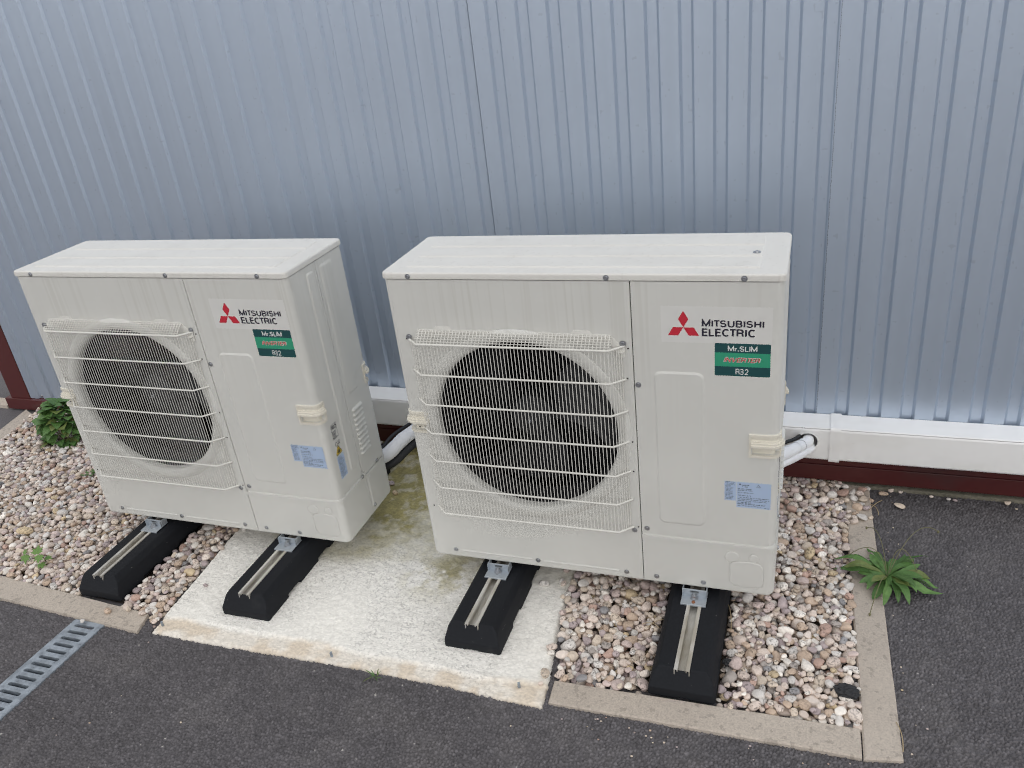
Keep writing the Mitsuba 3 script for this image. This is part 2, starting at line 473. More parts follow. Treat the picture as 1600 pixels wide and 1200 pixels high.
for k, h in enumerate(HOLES):
    base = W0 + h * WT - TD * WN + np.array([0, 0, 0.104 + 0.0062 * h])
    hx = base[0]
    legs = ([[-0.004, 0.05, 0.0], [0.0, 0.0, 0.0], [-0.014, -0.07, 0.026], [-0.036, -0.165, 0.066], [-0.072, -0.245, 0.090], [-0.125, -0.33, 0.096]],
            [[-0.004, 0.05, 0.0], [0.0, 0.0, 0.0], [-0.020, -0.085, 0.018], [-0.045, -0.182, 0.030], [-0.078, -0.258, 0.020], [-0.112, -0.302, -0.008], [-0.165, -0.318, -0.022]])[k]
    pth = curve([base + np.array(q) for q in legs], 40)
    wob = 1 + 0.05 * (meshkit.noise(np.c_[np.arange(40) * 0.5, np.zeros(40), np.full(40, 3.0 + k)]) - 0.5) * 2
    where = ('right', 'left')[k]
    t = thing('insulated_pipe', ('white lagged refrigerant pipe pair entering the trunking right of the right machine', 'white lagged refrigerant pipe pair curving down into the gap between the two machines')[k], 'pipe')
    obj('lagging', tube(pth + [0.0, 0, 0.004], (0.0190, 0.026)[k] * wob, 20), 'm_lagging', t, smooth=True)
    if k == 0:
        obj('lagging', tube(pth + np.array([0.010, 0.008, -0.026]), 0.0145 * wob, 16), 'm_lagging', t, smooth=True)
    if k == 1:
        obj('black_lagging', tube(pth + np.array([0.016, 0.012, -0.036]), 0.016, 14), 'm_dark', t, smooth=True)
    for q in (11, 16, 21, 27):
        obj('tape_band', tube(pth[q:q + 2] + [0.0, 0, 0.004], (0.0196, 0.0266)[k] * wob[q], 20, False), 'm_tape' if q in (16,) else 'm_lagging', t, smooth=True)
    c2 = pth.copy()
    c2[:, 0] -= 0.012 + 0.045 * np.sin(np.linspace(0, np.pi, 40))
    c2[:, 2] += 0.026 - 0.02 * np.sin(np.linspace(0, np.pi, 40))
    t2 = obj('power_cable', tube(c2, 0.0065, 10), 'm_dark', None, smooth=True, label=('black power cable above the white pipes right of the right machine', 'black power cable above the white pipes in the gap between the machines')[k], category='cable')

# ------------------------------------------------------------------ the two outdoor machines
UW, UD, UH = 1.05, 0.3247, 0.952
BODY = rrect(0, UW, 0, UD, 0.022)
UNIT = []         # (key tail, ply dict, label)


def upart(tail, mesh, m, smooth=30, label=None):
    n = sum(1 for t, *_ in UNIT if t == tail or (t.startswith(tail + '_') and t[len(tail) + 1:].isdigit()))
    tail = tail if n == 0 else f'{tail}_{n:03d}'
    UNIT.append((tail, mikit.ply(mesh, m, smooth=smooth), label))
    return tail


FX, FZ, FR = 0.365, 0.489, 0.267
shell = ext(BODY.difference(BODY.buffer(-0.010)), 0.0, 0.9325)


def mirrored(m, mx, my):
    if mx:
        m = m.mirror([1, 0, 0]).translate([UW, 0, 0])
    if my:
        m = m.mirror([0, 1, 0]).translate([0, UD, 0])
    return m


HC = [(0, 0), (1, 0), (0, 1), (1, 1)]
pocket = bx(0.9835, 1.1, -0.1, 0.0265, 0.4585, 0.4865)
for mx, my in HC:
    shell = shell - mirrored(pocket, mx, my)
hole = m3.Manifold.cylinder(0.2, 0.285, 0.285, 96).rotate([-90, 0, 0]).translate([FX, -0.1, FZ])
SX = 0.6838
# fan panel: front left part, wrapping to the left side
fan_panel = (shell ^ bx(-1, SX - 0.0013, -1, UD - 0.03, 0.0008, 1)) - hole
rib1 = stand(frustum(rrect(0.104, 0.338, 0.0195, 0.0235, 0.0018), 0.003, 0.0012))
rib2 = stand(frustum(rrect(0.376, 0.612, 0.0180, 0.0220, 0.0018), 0.003, 0.0012))
upart('fan_panel', fan_panel + rib1 + rib2, 'm_cream', 25)
# service panel, wrapping round to the right side
serv = shell ^ bx(SX + 0.0013, 2, -1, 0.1555, 0.1745, 1)
serv = serv + stand(frustum(rrect(0.735, 0.864, 0.213, 0.690, 0.020), 0.0030, 0.006))
sidep = lambda y0, y1, z0, z1, r, h, b: stand(frustum(rrect(y0, y1, z0, z1, r), h, b)).rotate([0, 0, 90]).translate([UW, 0, 0])
serv = serv + sidep(0.098, 0.140, 0.216, 0.912, 0.012, 0.003, 0.006)
upart('service_panel', serv, 'm_cream', 25)
low = (shell ^ bx(SX + 0.0013, 2, -1, 0.1725, 0.0008, 0.1725)) - (ext(BODY.buffer(0.1).difference(BODY.buffer(-0.003)), 0.1625, 0.2))
low = low + (ext(BODY.buffer(0.0028).difference(BODY.buffer(-0.004)), 0.1515, 0.1625) ^ bx(SX + 0.0013, 2, -1, 0.1725, 0, 1))
slot = lambda s, d=0.0012: stand(ext(s, -0.01, d)).translate([0, 0, 0])


def groove(shape, w=0.0014, d=0.0010):
    """a pressed line in the front face"""
    return stand(ext(shape.buffer(w / 2).difference(shape.buffer(-w / 2)), -d, 0.01))


ko = [Point(0.937, 0.118).buffer(0.021), Point(0.995, 0.121).buffer(0.0145),
      rrect(0.928, 1.022, 0.018, 0.106, 0.02).union(Point(0.975, 0.062).buffer(0.047)).intersection(sbox(0.9, 0, 1.1, 0.108))]
for s in ko:
    low = low - groove(s, 0.0016, 0.0012) + stand(frustum(s.convex_hull.buffer(-0.0025), 0.0012, 0.001))
upart('pipe_cover', low, 'm_cream', 25, 'lower front corner cover with pressed knock-outs')
rear = shell ^ bx(SX + 0.0013, 2, 0.1575, 1, 0.1575, 1)
rear = rear - (bx(0.98, 2, 0.15, 0.1735, 0.14, 0.175))
rear = rear + sidep(0.1745, 0.2455, 0.462, 0.914, 0.014, 0.003, 0.007)
upart('rear_side_panel', rear, 'm_cream', 25)
for i in range(10):
    z = 0.2385 + i * 0.0185
    lv = stand(frustum(rrect(0.177, 0.242, z - 0.0065, z + 0.0065, 0.0060), 0.0085, 0.0052)).rotate([0, 0, 90]).translate([UW, 0, 0])
    upart('rear_side_panel__louvre', lv, 'm_cream', 35)
rl = (shell ^ bx(SX + 0.0013, 2, 0.1745, 1, 0.0008, 0.1545)) + sidep(0.181, 0.205, 0.014, 0.142, 0.008, 0.002, 0.004)
rl = rl + (ext(BODY.buffer(0.0022).difference(BODY.buffer(-0.004)), 0.1465, 0.1545) ^ bx(1.0, 2, 0.1745, 1, 0, 1))
upart('rear_cover', rl, 'm_cream', 25)
back = shell ^ bx(-1, SX - 0.0013, UD - 0.028, 1, 0.0008, 1)
upart('back_panel', back, 'm_cream', 25)
upart('base_tray', ext(BODY.buffer(-0.004), -0.006, -0.0005), 'm_cream', 25)
# dark inside
inner = ext(BODY.buffer(-0.0105), 0.002, 0.93) - (bx(0.02, SX - 0.03, -1, 0.285, 0.015, 0.92))
upart('inner_frame', inner - hole ^ bx(-1, 2, 0.0106, 1, -1, 2), 'm_cavity', 30)
coil = [bx(0.03, SX - 0.04, 0.255, 0.262, 0.03, 0.91)]
upart('coil', cat(coil), 'm_coil', 30)
# bell mouth
prof = [(0.306, -0.0005), (0.3030, 0.0018), (0.298, 0.0042), (0.290, 0.0062), (0.281, 0.0062), (0.274, 0.0042), (0.2695, 0.000), (FR, -0.004), (FR - 0.001, -0.012), (FR - 0.001, -0.024), (0.288, -0.026), (0.293, -0.008), (0.306, -0.0045), (0.306, -0.0005)]
bell = lathe(prof[::-1], 96)
bell.apply_transform(trimesh.transformations.rotation_matrix(np.pi / 2, [1, 0, 0]))
bell.apply_translation([FX, 0, FZ])
upart('bell_mouth', bell, 'm_cream', 40)
duct = lathe([(0.2685, -0.0245), (0.2685, -0.11), (0.274, -0.11), (0.274, -0.0245)], 72)
duct.apply_transform(trimesh.transformations.rotation_matrix(np.pi / 2, [1, 0, 0]))
duct.apply_translation([FX, 0, FZ])
upart('fan_duct', duct, 'm_cavity', 40)
# fan
hub = lathe([(0.0001, -0.052), (0.022, -0.052), (0.055, -0.060), (0.066, -0.075), (0.066, -0.135), (0.0001, -0.135)][::-1], 40)


def blade(a0):
    n, mm = 14, 9
    V = []
    for i in range(n):
        for j in range(mm):
            r = 0.062 + (0.257 - 0.062) * j / (mm - 1)
            sweep = 0.95 + 0.25 * j / (mm - 1)
            a = a0 + sweep * (i / (n - 1) - 0.5) - 0.35 * (j / (mm - 1)) ** 2
            y = -0.066 - 0.085 * (i / (n - 1)) - 0.012 * math.sin(math.pi * i / (n - 1))
            V.append([r * math.cos(a), r * math.sin(a), y])
    F = []
    for i in range(n - 1):
        for j in range(mm - 1):
            q = i * mm + j
            F += [[q, q + 1, q + mm], [q + 1, q + mm + 1, q + mm]]
    return trimesh.Trimesh(np.asarray(V), np.asarray(F), process=False)


def turn(m):
    m = tm(m).copy()
    m.apply_transform(trimesh.transformations.rotation_matrix(np.pi / 2, [1, 0, 0]))
    m.apply_translation([FX, 0, FZ])
    return m


upart('fan', turn(hub), 'm_fan', 35)
for k in range(3):
    upart('fan__blade', turn(blade(0.5 + k * 2 * np.pi / 3)), 'm_fan', True)
nut = m3.Manifold.cylinder(0.010, 0.0075, 0.006, 6).translate([0, 0, -0.052]) + m3.Manifold.cylinder(0.018, 0.004, 0.003, 10).translate([0, 0, -0.052])
upart('fan__nut', turn(nut), 'm_screw', 30)
# lid
lid_o = rrect(-0.003, UW + 0.003, -0.003, UD + 0.003, 0.018)
steps = []
for z, d in ((0.9355, 0.0), (0.9465, 0.0), (0.9500, -0.0012), (0.9520, -0.0035), (0.9527, -0.0065)):
    c = np.asarray(lid_o.buffer(d).exterior.coords)[:-1]
    steps.append(np.c_[c, np.full(len(c), z)])
lid = m3.Manifold.hull_points(np.vstack(steps))
for y0, y1 in ((0.040, 0.118), (0.126, 0.206), (0.214, 0.292)):
    lid = lid + frustum(rrect(0.052, 0.992, y0, y1, 0.008), 0.0028, 0.0060).translate([0, 0, 0.9527])
upart('lid', lid, 'm_lid', 22)


def screw_front(x, z, y=0.0, r=0.0052):
    m = m3.Manifold.cylinder(0.0012, r * 1.5, r * 1.5, 16) + m3.Manifold.cylinder(0.0042, r, r * 0.82, 16)
    m = m - m3.Manifold.cube([r * 1.3, r * 0.3, 0.002], True).translate([0, 0, 0.0042]) - m3.Manifold.cube([r * 0.3, r * 1.3, 0.002], True).translate([0, 0, 0.0042])
    return m.rotate([90, 0, 0]).translate([x, y, z])


for x in (0.080, 0.626, 0.957):
    upart('lid__screw', screw_front(x, 0.9425, -0.003, 0.0050), 'm_screw')
for x, z in ((0.082, 0.022), (0.357, 0.0195), (0.633, 0.0185), (0.664, 0.1755), (0.6745, 0.3)):
    if x != 0.6745:
        upart('fan_panel__screw', screw_front(x, z), 'm_screw')
for x, z in ((0.694, 0.647), (0.700, 0.187)):
    upart('service_panel__screw', screw_front(x, z), 'm_screw')
for x, z in ((0.722, 0.016), (0.857, 0.0145)):
    upart('pipe_cover__screw', screw_front(x, z), 'm_screw')
dot = lambda x, z: stand(m3.Manifold.cylinder(0.0006, 0.0026, 0.0026, 10)).translate([x, 0, z])
upart('fan_panel__vent_hole', cat([dot(0.0425, 0.757), dot(0.672, 0.750), dot(0.6665, 0.664), dot(0.671, 0.471), dot(0.670, 0.376), dot(0.033, 0.470), dot(0.032, 0.187), dot(0.675, 0.188)]), 'm_dark')
for y, z in ((0.152, 0.163), (0.2585, 0.163), (0.19, 0.022)):
    upart('rear_cover__screw', screw_front(0, 0, 0).rotate([0, 0, 90]).translate([UW + (0.0022 if z > 0.1 else 0.002), y, z]), 'm_screw')
# handles on all four corners
for mx, my in HC:
    cl = sbox(0.975, -0.05, 1.1, 0.034)
    wl = sbox(0.9805, -0.05, 1.1, 0.0285)
    rim = ext(BODY.buffer(0.0045, quad_segs=8).difference(BODY.buffer(-0.006)).intersection(cl), 0.4520, 0.5205) - (ext(BODY.buffer(0.1).intersection(wl), 0.4585, 0.5140))
    fill = ext(BODY.buffer(0.0012).difference(BODY.buffer(-0.006)).intersection(wl), 0.486, 0.5145)
    led = ext(BODY.buffer(0.0130, quad_segs=8).difference(BODY.buffer(-0.008)).intersection(wl), 0.4865, 0.4925) + ext(BODY.buffer(0.0100, quad_segs=8).difference(BODY.buffer(-0.008)).intersection(wl), 0.4925, 0.4985) \
        + ext(BODY.buffer(0.0060, quad_segs=8).difference(BODY.buffer(-0.008)).intersection(wl), 0.4985, 0.5025)
    scoop = ext(BODY.buffer(-0.0102).difference(BODY.buffer(-0.0125)).intersection(sbox(0.972, -1, 2, 0.038)), 0.4550, 0.490)
    upart('carry_handle', mirrored(rim + fill + led + scoop, mx, my), 'm_plastic', 25)
# wire guard
wt = 0.0029
GY = -0.036
bars = [0.757, 0.662, 0.567, 0.472, 0.377, 0.2825, 0.188]
for i, z in enumerate(bars):
    upart('fan_guard__crossbar', tube([[0.049, -0.001, z], [0.052, -0.004, z], [0.083, GY + 0.003, z], [0.0865, GY, z], [0.30, GY, z], [0.625, GY, z], [0.6285, GY + 0.003, z], [0.6605, -0.004, z], [0.663, -0.001, z]], wt if i not in (0, 6) else 0.0032, 8), 'm_wire', True)
XW = np.linspace(0.0875, 0.6265, 54)
for x in XW:
    upart('fan_guard__wire', wire([[x, GY + 0.0032, 0.188], [x, GY + 0.0032, 0.5], [x, GY + 0.0032, 0.756], [x, GY + 0.0050, 0.760], [x, -0.004, 0.7845], [x, -0.001, 0.7865]], 0.0019, 0.0009), 'm_wire', False)
for k in range(1, 4):
    t = k / 4
    upart('fan_guard__wire', wire([[0.083 - 0.031 * t, (GY + 0.003) * (1 - t) - 0.004 * t + 0.002, 0.186], [0.083 - 0.031 * t, (GY + 0.003) * (1 - t) - 0.004 * t + 0.002, 0.758]], 0.0019, 0.0009), 'm_wire', False)
for k in range(1, 6):
    t = k / 6
    upart('fan_guard__wire', wire([[0.6285 + 0.032 * t, (GY + 0.003) * (1 - t) - 0.004 * t + 0.002, 0.186], [0.6285 + 0.032 * t, (GY + 0.003) * (1 - t) - 0.004 * t + 0.002, 0.758]], 0.0019, 0.0009), 'm_wire', False)
for k in range(1, 6):
    t = k / 5.6
    upart('fan_guard__mesh_wire', wire([[0.080, GY * (1 - t) - 0.002, 0.760 + 0.0255 * t], [0.35, GY * (1 - t) - 0.002, 0.760 + 0.0255 * t], [0.634, GY * (1 - t) - 0.002, 0.760 + 0.0255 * t]], 0.0017, 0.0015), 'm_wire', False)
plate = sbox(0.078, 0.768, 0.628, 0.7875).union(Polygon([(0.128, 0.787), (0.136, 0.7965), (0.178, 0.7965), (0.186, 0.787)])).union(Polygon([(0.522, 0.787), (0.530, 0.7965), (0.572, 0.7965), (0.580, 0.787)])).union(Polygon([(0.628, 0.786), (0.655, 0.757), (0.655, 0.735), (0.628, 0.757)]))
upart('fan_guard__mounting_strip', stand(ext(plate, 0.0002, 0.0016)), 'm_wire')
for s in (rrect(0.640, 0.664, 0.726, 0.758, 0.003), ):
    upart('fan_guard__bracket', stand(ext(s, 0.0017, 0.0042)) + bx(0.644, 0.661, -0.012, -0.003, 0.741, 0.744), 'm_wire')
for x, z in ((0.052, 0.7635), (0.659, 0.764)):
    upart('fan_guard__screw', screw_front(x, z, -0.002, 0.0058), 'm_screw')
# printed stickers
upart('emblem_sticker', stand(ext(rrect(0.758, 1.0235, 0.7725, 0.8695, 0.002), 0.0, 0.00025)), 'm_clear', 30, 'clear sticker with three red diamonds and dark lettering')
YS = -0.0003
cx, h3 = 0.813, 0.0215
dia = [Polygon([(cx, 0.8135), (cx - 0.01265, 0.8354), (cx, 0.8573), (cx + 0.01265, 0.8354)]),
       Polygon([(cx, 0.8135), (cx - 0.0255, 0.8135), (cx - 0.0381, 0.7916), (cx - 0.0128, 0.7916)]),
       Polygon([(cx, 0.8135), (cx + 0.0255, 0.8135), (cx + 0.0381, 0.7916), (cx + 0.0128, 0.7916)])]
upart('emblem_sticker__emblem', cat([stand(ext(d, 0.0003, 0.0008)) for d in dia]), 'm_emblem')
upart('emblem_sticker__lettering', cat([lettering('MITSUBISHI', 0.858, 1.0045, 0.8157, 0.8372, YS), lettering('ELECTRIC', 0.858, 0.984, 0.7913, 0.8122, YS)]), 'm_ink')
GS = rrect(0.889, 1.0215, 0.685, 0.7738, 0.003)
upart('model_sticker', stand(ext(GS, 0, 0.0003)), 'm_deep_green', 30, 'dark green and mint sticker with white and red lettering')
upart('model_sticker__mint_band', stand(ext(sbox(0.8891, 0.711, 1.0214, 0.7485), 0.0003, 0.0005)), 'm_mint')
upart('model_sticker__lettering', cat([lettering('Mr.SLIM', 0.9205, 0.990, 0.7525, 0.7685, -0.0004, weight=0.165), lettering('R32', 0.9395, 0.970, 0.6895, 0.7055, -0.0004, weight=0.15)]), 'm_white_ink')
upart('model_sticker__outline', lettering('INVERTER', 0.9100, 0.9995, 0.7213, 0.7377, -0.0006, True, 0.25, 0.0003, 0.17, 0.035), 'm_white_ink')
upart('model_sticker__lettering', lettering('INVERTER', 0.9113, 0.9977, 0.7225, 0.7365, -0.0009, False, 0.25, 0.0004, 0.15), 'm_red_ink')
upart('rating_plate', stand(ext(sbox(0.946, 0.290, 1.0335, 0.3713), 0, 0.0003)), 'm_plate', 30, 'pale blue rating plate with small print')
rng = np.random.default_rng(5)
pr = []
for z, l0, l1, hh in [(0.362, 0.952, 0.957, 0.0045), (0.3605, 0.960, 0.978, 0.0030), (0.356, 0.960, 0.974, 0.002), (0.349, 0.949, 0.985, 0.0022), (0.3445, 0.949, 0.987, 0.0022), (0.337, 0.949, 0.990, 0.002), (0.328, 0.949, 0.985, 0.0024),
                      (0.3215, 0.954, 1.029, 0.0022), (0.316, 0.949, 1.030, 0.0022), (0.311, 0.949, 1.025, 0.0018), (0.305, 0.949, 0.982, 0.0026), (0.3005, 0.949, 1.020, 0.0026), (0.2955, 0.949, 1.010, 0.0016), (0.2925, 1.018, 1.030, 0.0016)]:
    x = l0
    while x < l1:
        w = rng.uniform(0.003, 0.009)
        pr.append(stand(ext(sbox(x, z, min(x + w, l1), z + hh), 0.0003, 0.0005)))
        x += w + rng.uniform(0.0012, 0.003)
tri = Polygon([(0.996, 0.3575), (1.0075, 0.3575), (1.00175, 0.3675)])
pr.append(stand(ext(tri.difference(tri.buffer(-0.0012)), 0.0003, 0.0005)))
upart('rating_plate__print', cat(pr), 'm_plate_ink')
upart('notice_sticker', stand(ext(sbox(0.9145, 0.310, 0.9445, 0.3713), 0, 0.0003)), 'm_plate', 30, 'small pale blue notice sticker')
pr = [stand(ext(sbox(0.9165, z, 0.9165 + rng.uniform(0.012, 0.026), z + 0.0014), 0.0003, 0.0005)) for z in np.arange(0.314, 0.369, 0.0042)]
upart('notice_sticker__print', cat(pr), 'm_plate_ink')
on_side = lambda m: mf(tm(m)).rotate([0, 0, 90]).translate([UW, 0, 0]) if isinstance(m, m3.Manifold) else m.apply_transform(trimesh.transformations.rotation_matrix(np.pi / 2, [0, 0, 1])).apply_translation([UW, 0, 0])
ss = [lettering('R32', 0.046, 0.072, 0.406, 0.420, -0.0002)]
ss += [on_side(stand(ext(sbox(0.044, z, 0.044 + rng.uniform(0.018, 0.03), z + 0.0018), 0, 0.0004))) for z in (0.398, 0.394, 0.390, 0.386, 0.382, 0.378, 0.374)]
ss[0] = on_side(ss[0])
fr = sbox(0.043, 0.372, 0.0755, 0.424)
ss.append(on_side(stand(ext(fr.difference(fr.buffer(-0.0010)), 0, 0.0004))))
ss.append(on_side(stand(ext(Point(0.052, 0.352).buffer(0.007).difference(Point(0.052, 0.352).buffer(0.0055)).union(sbox(0.063, 0.346, 0.074, 0.350)).union(sbox(0.063, 0.353, 0.074, 0.359).difference(sbox(0.0645, 0.3545, 0.0725, 0.3575))), 0, 0.0004))))
upart('side_notice', cat(ss), 'm_ink')
wtri = Polygon([(0.0385, 0.313), (0.0775, 0.313), (0.058, 0.347)]).buffer(-0.002).buffer(0.002)
upart('warning_sticker', on_side(stand(ext(wtri, 0, 0.0003))), 'm_yellow', 30, 'yellow warning triangle with black flame')
flame = Polygon([(0.052, 0.318), (0.064, 0.318), (0.0655, 0.324), (0.062, 0.328), (0.0605, 0.334), (0.056, 0.329), (0.0545, 0.3255), (0.0515, 0.324)])
upart('warning_sticker__print', cat([on_side(stand(ext(wtri.difference(wtri.buffer(-0.0022)), 0.0003, 0.0006))), on_side(stand(ext(flame, 0.0003, 0.0006)))]), 'm_ink')
upart('side_plate', on_side(stand(ext(sbox(0.0395, 0.226, 0.079, 0.309), 0, 0.0003))), 'm_plate', 30, 'pale blue instruction sticker on the side')
upart('side_plate__print', cat([on_side(stand(ext(sbox(0.042, z, 0.042 + rng.uniform(0.02, 0.035), z + 0.0016), 0.0003, 0.0005))) for z in np.arange(0.230, 0.306, 0.0046)]), 'm_plate_ink')
# mounting legs: folded galvanised feet that reach out in front and behind
FEET_X = {0: [0.2265, 0.8330], 1: [-1.128 + 1.357, -0.5475 + 1.357]}


def foot_plate(x, front=True):
    s = -1 if front else 1
    y0 = 0.012 if front else UD - 0.012
    tip = -0.052 if front else UD + 0.052
    ya, yb = min(y0, tip), max(y0, tip)
    pl = rbox(x - 0.036, x + 0.036, ya, yb, -0.0315, -0.0285, 0.0012)
    pl = pl - m3.Manifold.cylinder(0.02, 0.006, 0.006, 14).translate([x, tip - s * 0.022, -0.04])
    lipb = rbox(x - 0.036, x + 0.036, ya, ya + 0.003, -0.0345, -0.0285, 0.001) if front else rbox(x - 0.036, x + 0.036, yb - 0.003, yb, -0.0345, -0.0285, 0.001)
    webs = [rbox(x + q - 0.0012, x + q + 0.0012, (ya + 0.03) if front else ya, yb if front else yb - 0.03, -0.030, -0.0055, 0.0008) for q in (-0.0335, 0.0335)]
    up = rbox(x - 0.036, x + 0.036, y0 - 0.026 if front else y0 + 0.023, y0 - 0.023 if front else y0 + 0.026, -0.030, -0.0055, 0.001) - bx(x - 0.012, x + 0.012, -1, 1, -0.018, -0.010)
    return pl + lipb + webs[0] + webs[1] + up


def foot_bolt(x, front=True):
    y = -0.022 if front else UD + 0.022
    return m3.Manifold.cylinder(0.0018, 0.0125, 0.0125, 20).translate([x, y, -0.0285]) + m3.Manifold.cylinder(0.009, 0.0085, 0.0085, 6).translate([x, y, -0.0270]) + m3.Manifold.cylinder(0.013, 0.004, 0.004, 12).translate([x, y, -0.0270])


UX = [np.eye(4), np.eye(4)]
a = -0.0034
UX[1][:3, :3] = [[math.cos(a), -math.sin(a), 0], [math.sin(a), math.cos(a), 0], [0, 0, 1]]
UX[1][:3, 3] = [-1.35707, -0.00334, 0]
for M in UX:
    M[2, 3] += ZO
ULAB = ['right-hand cream outdoor heat pump unit, nearer one, one foot beside a leafy rosette', 'left-hand cream outdoor heat pump unit, nearest the dark red corner post']
for u in range(2):
    key = thing('heat_pump_unit', ULAB[u], 'heat pump', 'cream outdoor heat pump units')
    for tail, d, lab in UNIT:
        scene[f'{key}__{tail}'] = place(d, UX[u])
        if lab:
            labels[f'{key}__{tail}'] = {'label': lab}
    for x in FEET_X[u]:
        for fr_ in (True, False):
            k = fresh(f'{key}__mounting_leg')
            scene[k] = place(mikit.ply(foot_plate(x, fr_), 'm_galv', smooth=25), UX[u])
            kb = f'{k}__bolt'
            scene[kb] = place(mikit.ply(foot_bolt(x, fr_), 'm_screw', smooth=25), UX[u])
    if u == 0:
        stain = m3.Manifold.cylinder(0.0015, 0.0055, 0.005, 10).scale([1, 1.2, 1]).translate([0.833, -0.0405, -0.0290])
        scene[f'{key}__rust_plug'] = place(mikit.ply(stain, 'm_rust', smooth=25), UX[u])
    if u == 0:
        lidscrew = m3.Manifold.cylinder(0.0015, 0.0095, 0.0095, 20) + m3.Manifold.cylinder(0.004, 0.0055, 0.0045, 16)
        scene[f'{key}__lid__cap_screw'] = place(mikit.ply(lidscrew.translate([0.975, 0.150, 0.9555]), 'm_screw', smooth=25), UX[u])

# ------------------------------------------------------------------ rubber feet with strut channel
FOOT = [(0.8365, -0.322, 0.0, 'nearest to the right kerb'), (0.2250, -0.279, 0.0, 'left one under the right machine, on the pale slab'),
        (-0.5535, -0.302, 0.0, 'on the pale slab under the left machine'), (-1.136, -0.325, 0.008, 'standing in the pebbles under the left machine')]
FLAB = ['black rubber foot with steel channel standing in pebbles next to the corner kerb', 'black rubber foot with steel channel on the pale slab under the right machine',
        'black rubber foot with steel channel on the pale slab under the left machine', 'black rubber foot with steel channel standing in pebbles at far left']
FL, FB, FT_, FHh = 1.0, 0.0885, 0.0765, 0.0835
frng = np.random.default_rng(12)
for (fx, fy, rot, _), lab in zip(FOOT, FLAB):
    key = thing('rubber_foot', lab, 'support foot', 'black rubber support feet')
    zt, zg = -0.0345, -ZO
    base = m3.Manifold.batch_hull([m3.Manifold.sphere(0.006, 8).translate(q) for q in
                                   [(sx * (FB - 0.006), y, zg + 0.006) for sx in (-1, 1) for y in (0.008, FL - 0.008)] + [(sx * (FB - 0.008), y, zg + 0.03) for sx in (-1, 1) for y in (0.006, FL - 0.006)]
                                   + [(sx * (FT_ - 0.016), y, zt - 0.006) for sx in (-1, 1) for y in (0.034, FL - 0.034)] + [(sx * (FT_ - 0.004), y, zt - 0.022) for sx in (-1, 1) for y in (0.026, FL - 0.026)]])
    for yy in np.arange(0.12, 0.95, 0.19):           # moulded drain notches along both lower edges
        for sx in (-1, 1):
            base = base - rbox(sx * FB - 0.012, sx * FB + 0.012, yy, yy + 0.075, zg - 0.02, zg + 0.016, 0.004)
    base = base - rbox(-0.02, 0.02, -0.02, 0.012, zg - 0.02, zg + 0.008, 0.003)
    base = base - bx(-0.0206, 0.0206, 0.028, FL - 0.028, zt - 0.0185, 0.2)
    ch = bx(-0.0205, 0.0205, 0.022, FL - 0.022, zt - 0.018, zt + 0.003) - bx(-0.0182, 0.0182, 0, FL, zt - 0.0157, zt + 0.0007) - bx(-0.0110, 0.0110, 0, FL, zt - 0.001, zt + 0.01)
    for sx in (-1, 1):
        ch = ch + bx(min(sx * 0.0110, sx * 0.0128), max(sx * 0.0110, sx * 0.0128), 0.022, FL - 0.022, zt - 0.0045, zt + 0.001)
    for yy in ((0.20,) if rot else ()):
        ch = ch - rbox(-0.0065, 0.0065, yy, yy + 0.028, zt - 0.03, zt - 0.01, 0.004)
    R = lambda m: m.rotate([0, 0, math.degrees(rot)]).translate([fx, fy, 0])
    obj('rubber_block', R(base), 'm_rubber', key, smooth=35)
    obj('steel_channel', R(ch), 'm_strut', key, smooth=20)

# ------------------------------------------------------------------ ground
SLAB = Polygon([(-0.845, -0.423), (-0.67, -0.424), (-0.39, -0.418), (-0.085, -0.412), (0.204, -0.417), (0.488, -0.431), (0.478, -0.32), (0.447, -0.10), (0.438, 0.09), (0.435, 0.80), (-0.90, 0.84), (-0.893, 0.10)])
KERB = {
    'r_front': Polygon([(0.496, -0.409), (1.2755, -0.4005), (1.2735, -0.314), (0.492, -0.331)]),
    'r_side': Polygon([(1.279, -0.4015), (1.366, -0.3865), (1.352, 0.17), (1.338, 0.768), (1.2555, 0.7725), (1.267, 0.17)]),
    'l_front': Polygon([(-2.52, -0.285), (-2.44, -0.372), (-1.52, -0.399), (-0.883, -0.4315), (-0.905, -0.353), (-1.636, -0.299)]),
    'l_side': Polygon([(-2.44, -0.26), (-2.57, 0.52), (-2.64, 0.785), (-2.735, 0.83), (-2.68, 0.60), (-2.54, -0.26)]),
}
BED = {'r': Polygon([(0.50, -0.325), (1.274, -0.309), (1.262, 0.515), (1.253, 0.79), (0.43, 0.80), (0.433, 0.09), (0.45, -0.1)]),
       'l': Polygon([(-2.43, -0.24), (-1.636, -0.294), (-0.91, -0.345), (-0.845, -0.40), (-0.893, 0.10), (-0.90, 0.84), (-2.66, 0.86), (-2.56, 0.52)])}


def grid_mesh(poly_fn, x0, x1, y0, y1, step, hfn):
    xs, ys = np.arange(x0, x1 + step, step), np.arange(y0, y1 + step, step)
    X, Y = np.meshgrid(xs, ys)
    keep = poly_fn(X, Y)
    q = keep[:-1, :-1] & keep[1:, :-1] & keep[:-1, 1:] & keep[1:, 1:]
    idx = np.arange(X.size).reshape(X.shape)
    a, b, c, d = idx[:-1, :-1][q], idx[:-1, 1:][q], idx[1:, 1:][q], idx[1:, :-1][q]
    F = np.vstack([np.c_[a, b, c], np.c_[a, c, d]])
    used = np.unique(F)
    re = np.full(X.size, -1)
    re[used] = np.arange(len(used))
    P = np.c_[X.ravel()[used], Y.ravel()[used]]
    h, extra = hfn(P)
    return np.c_[P, h], re[F], extra


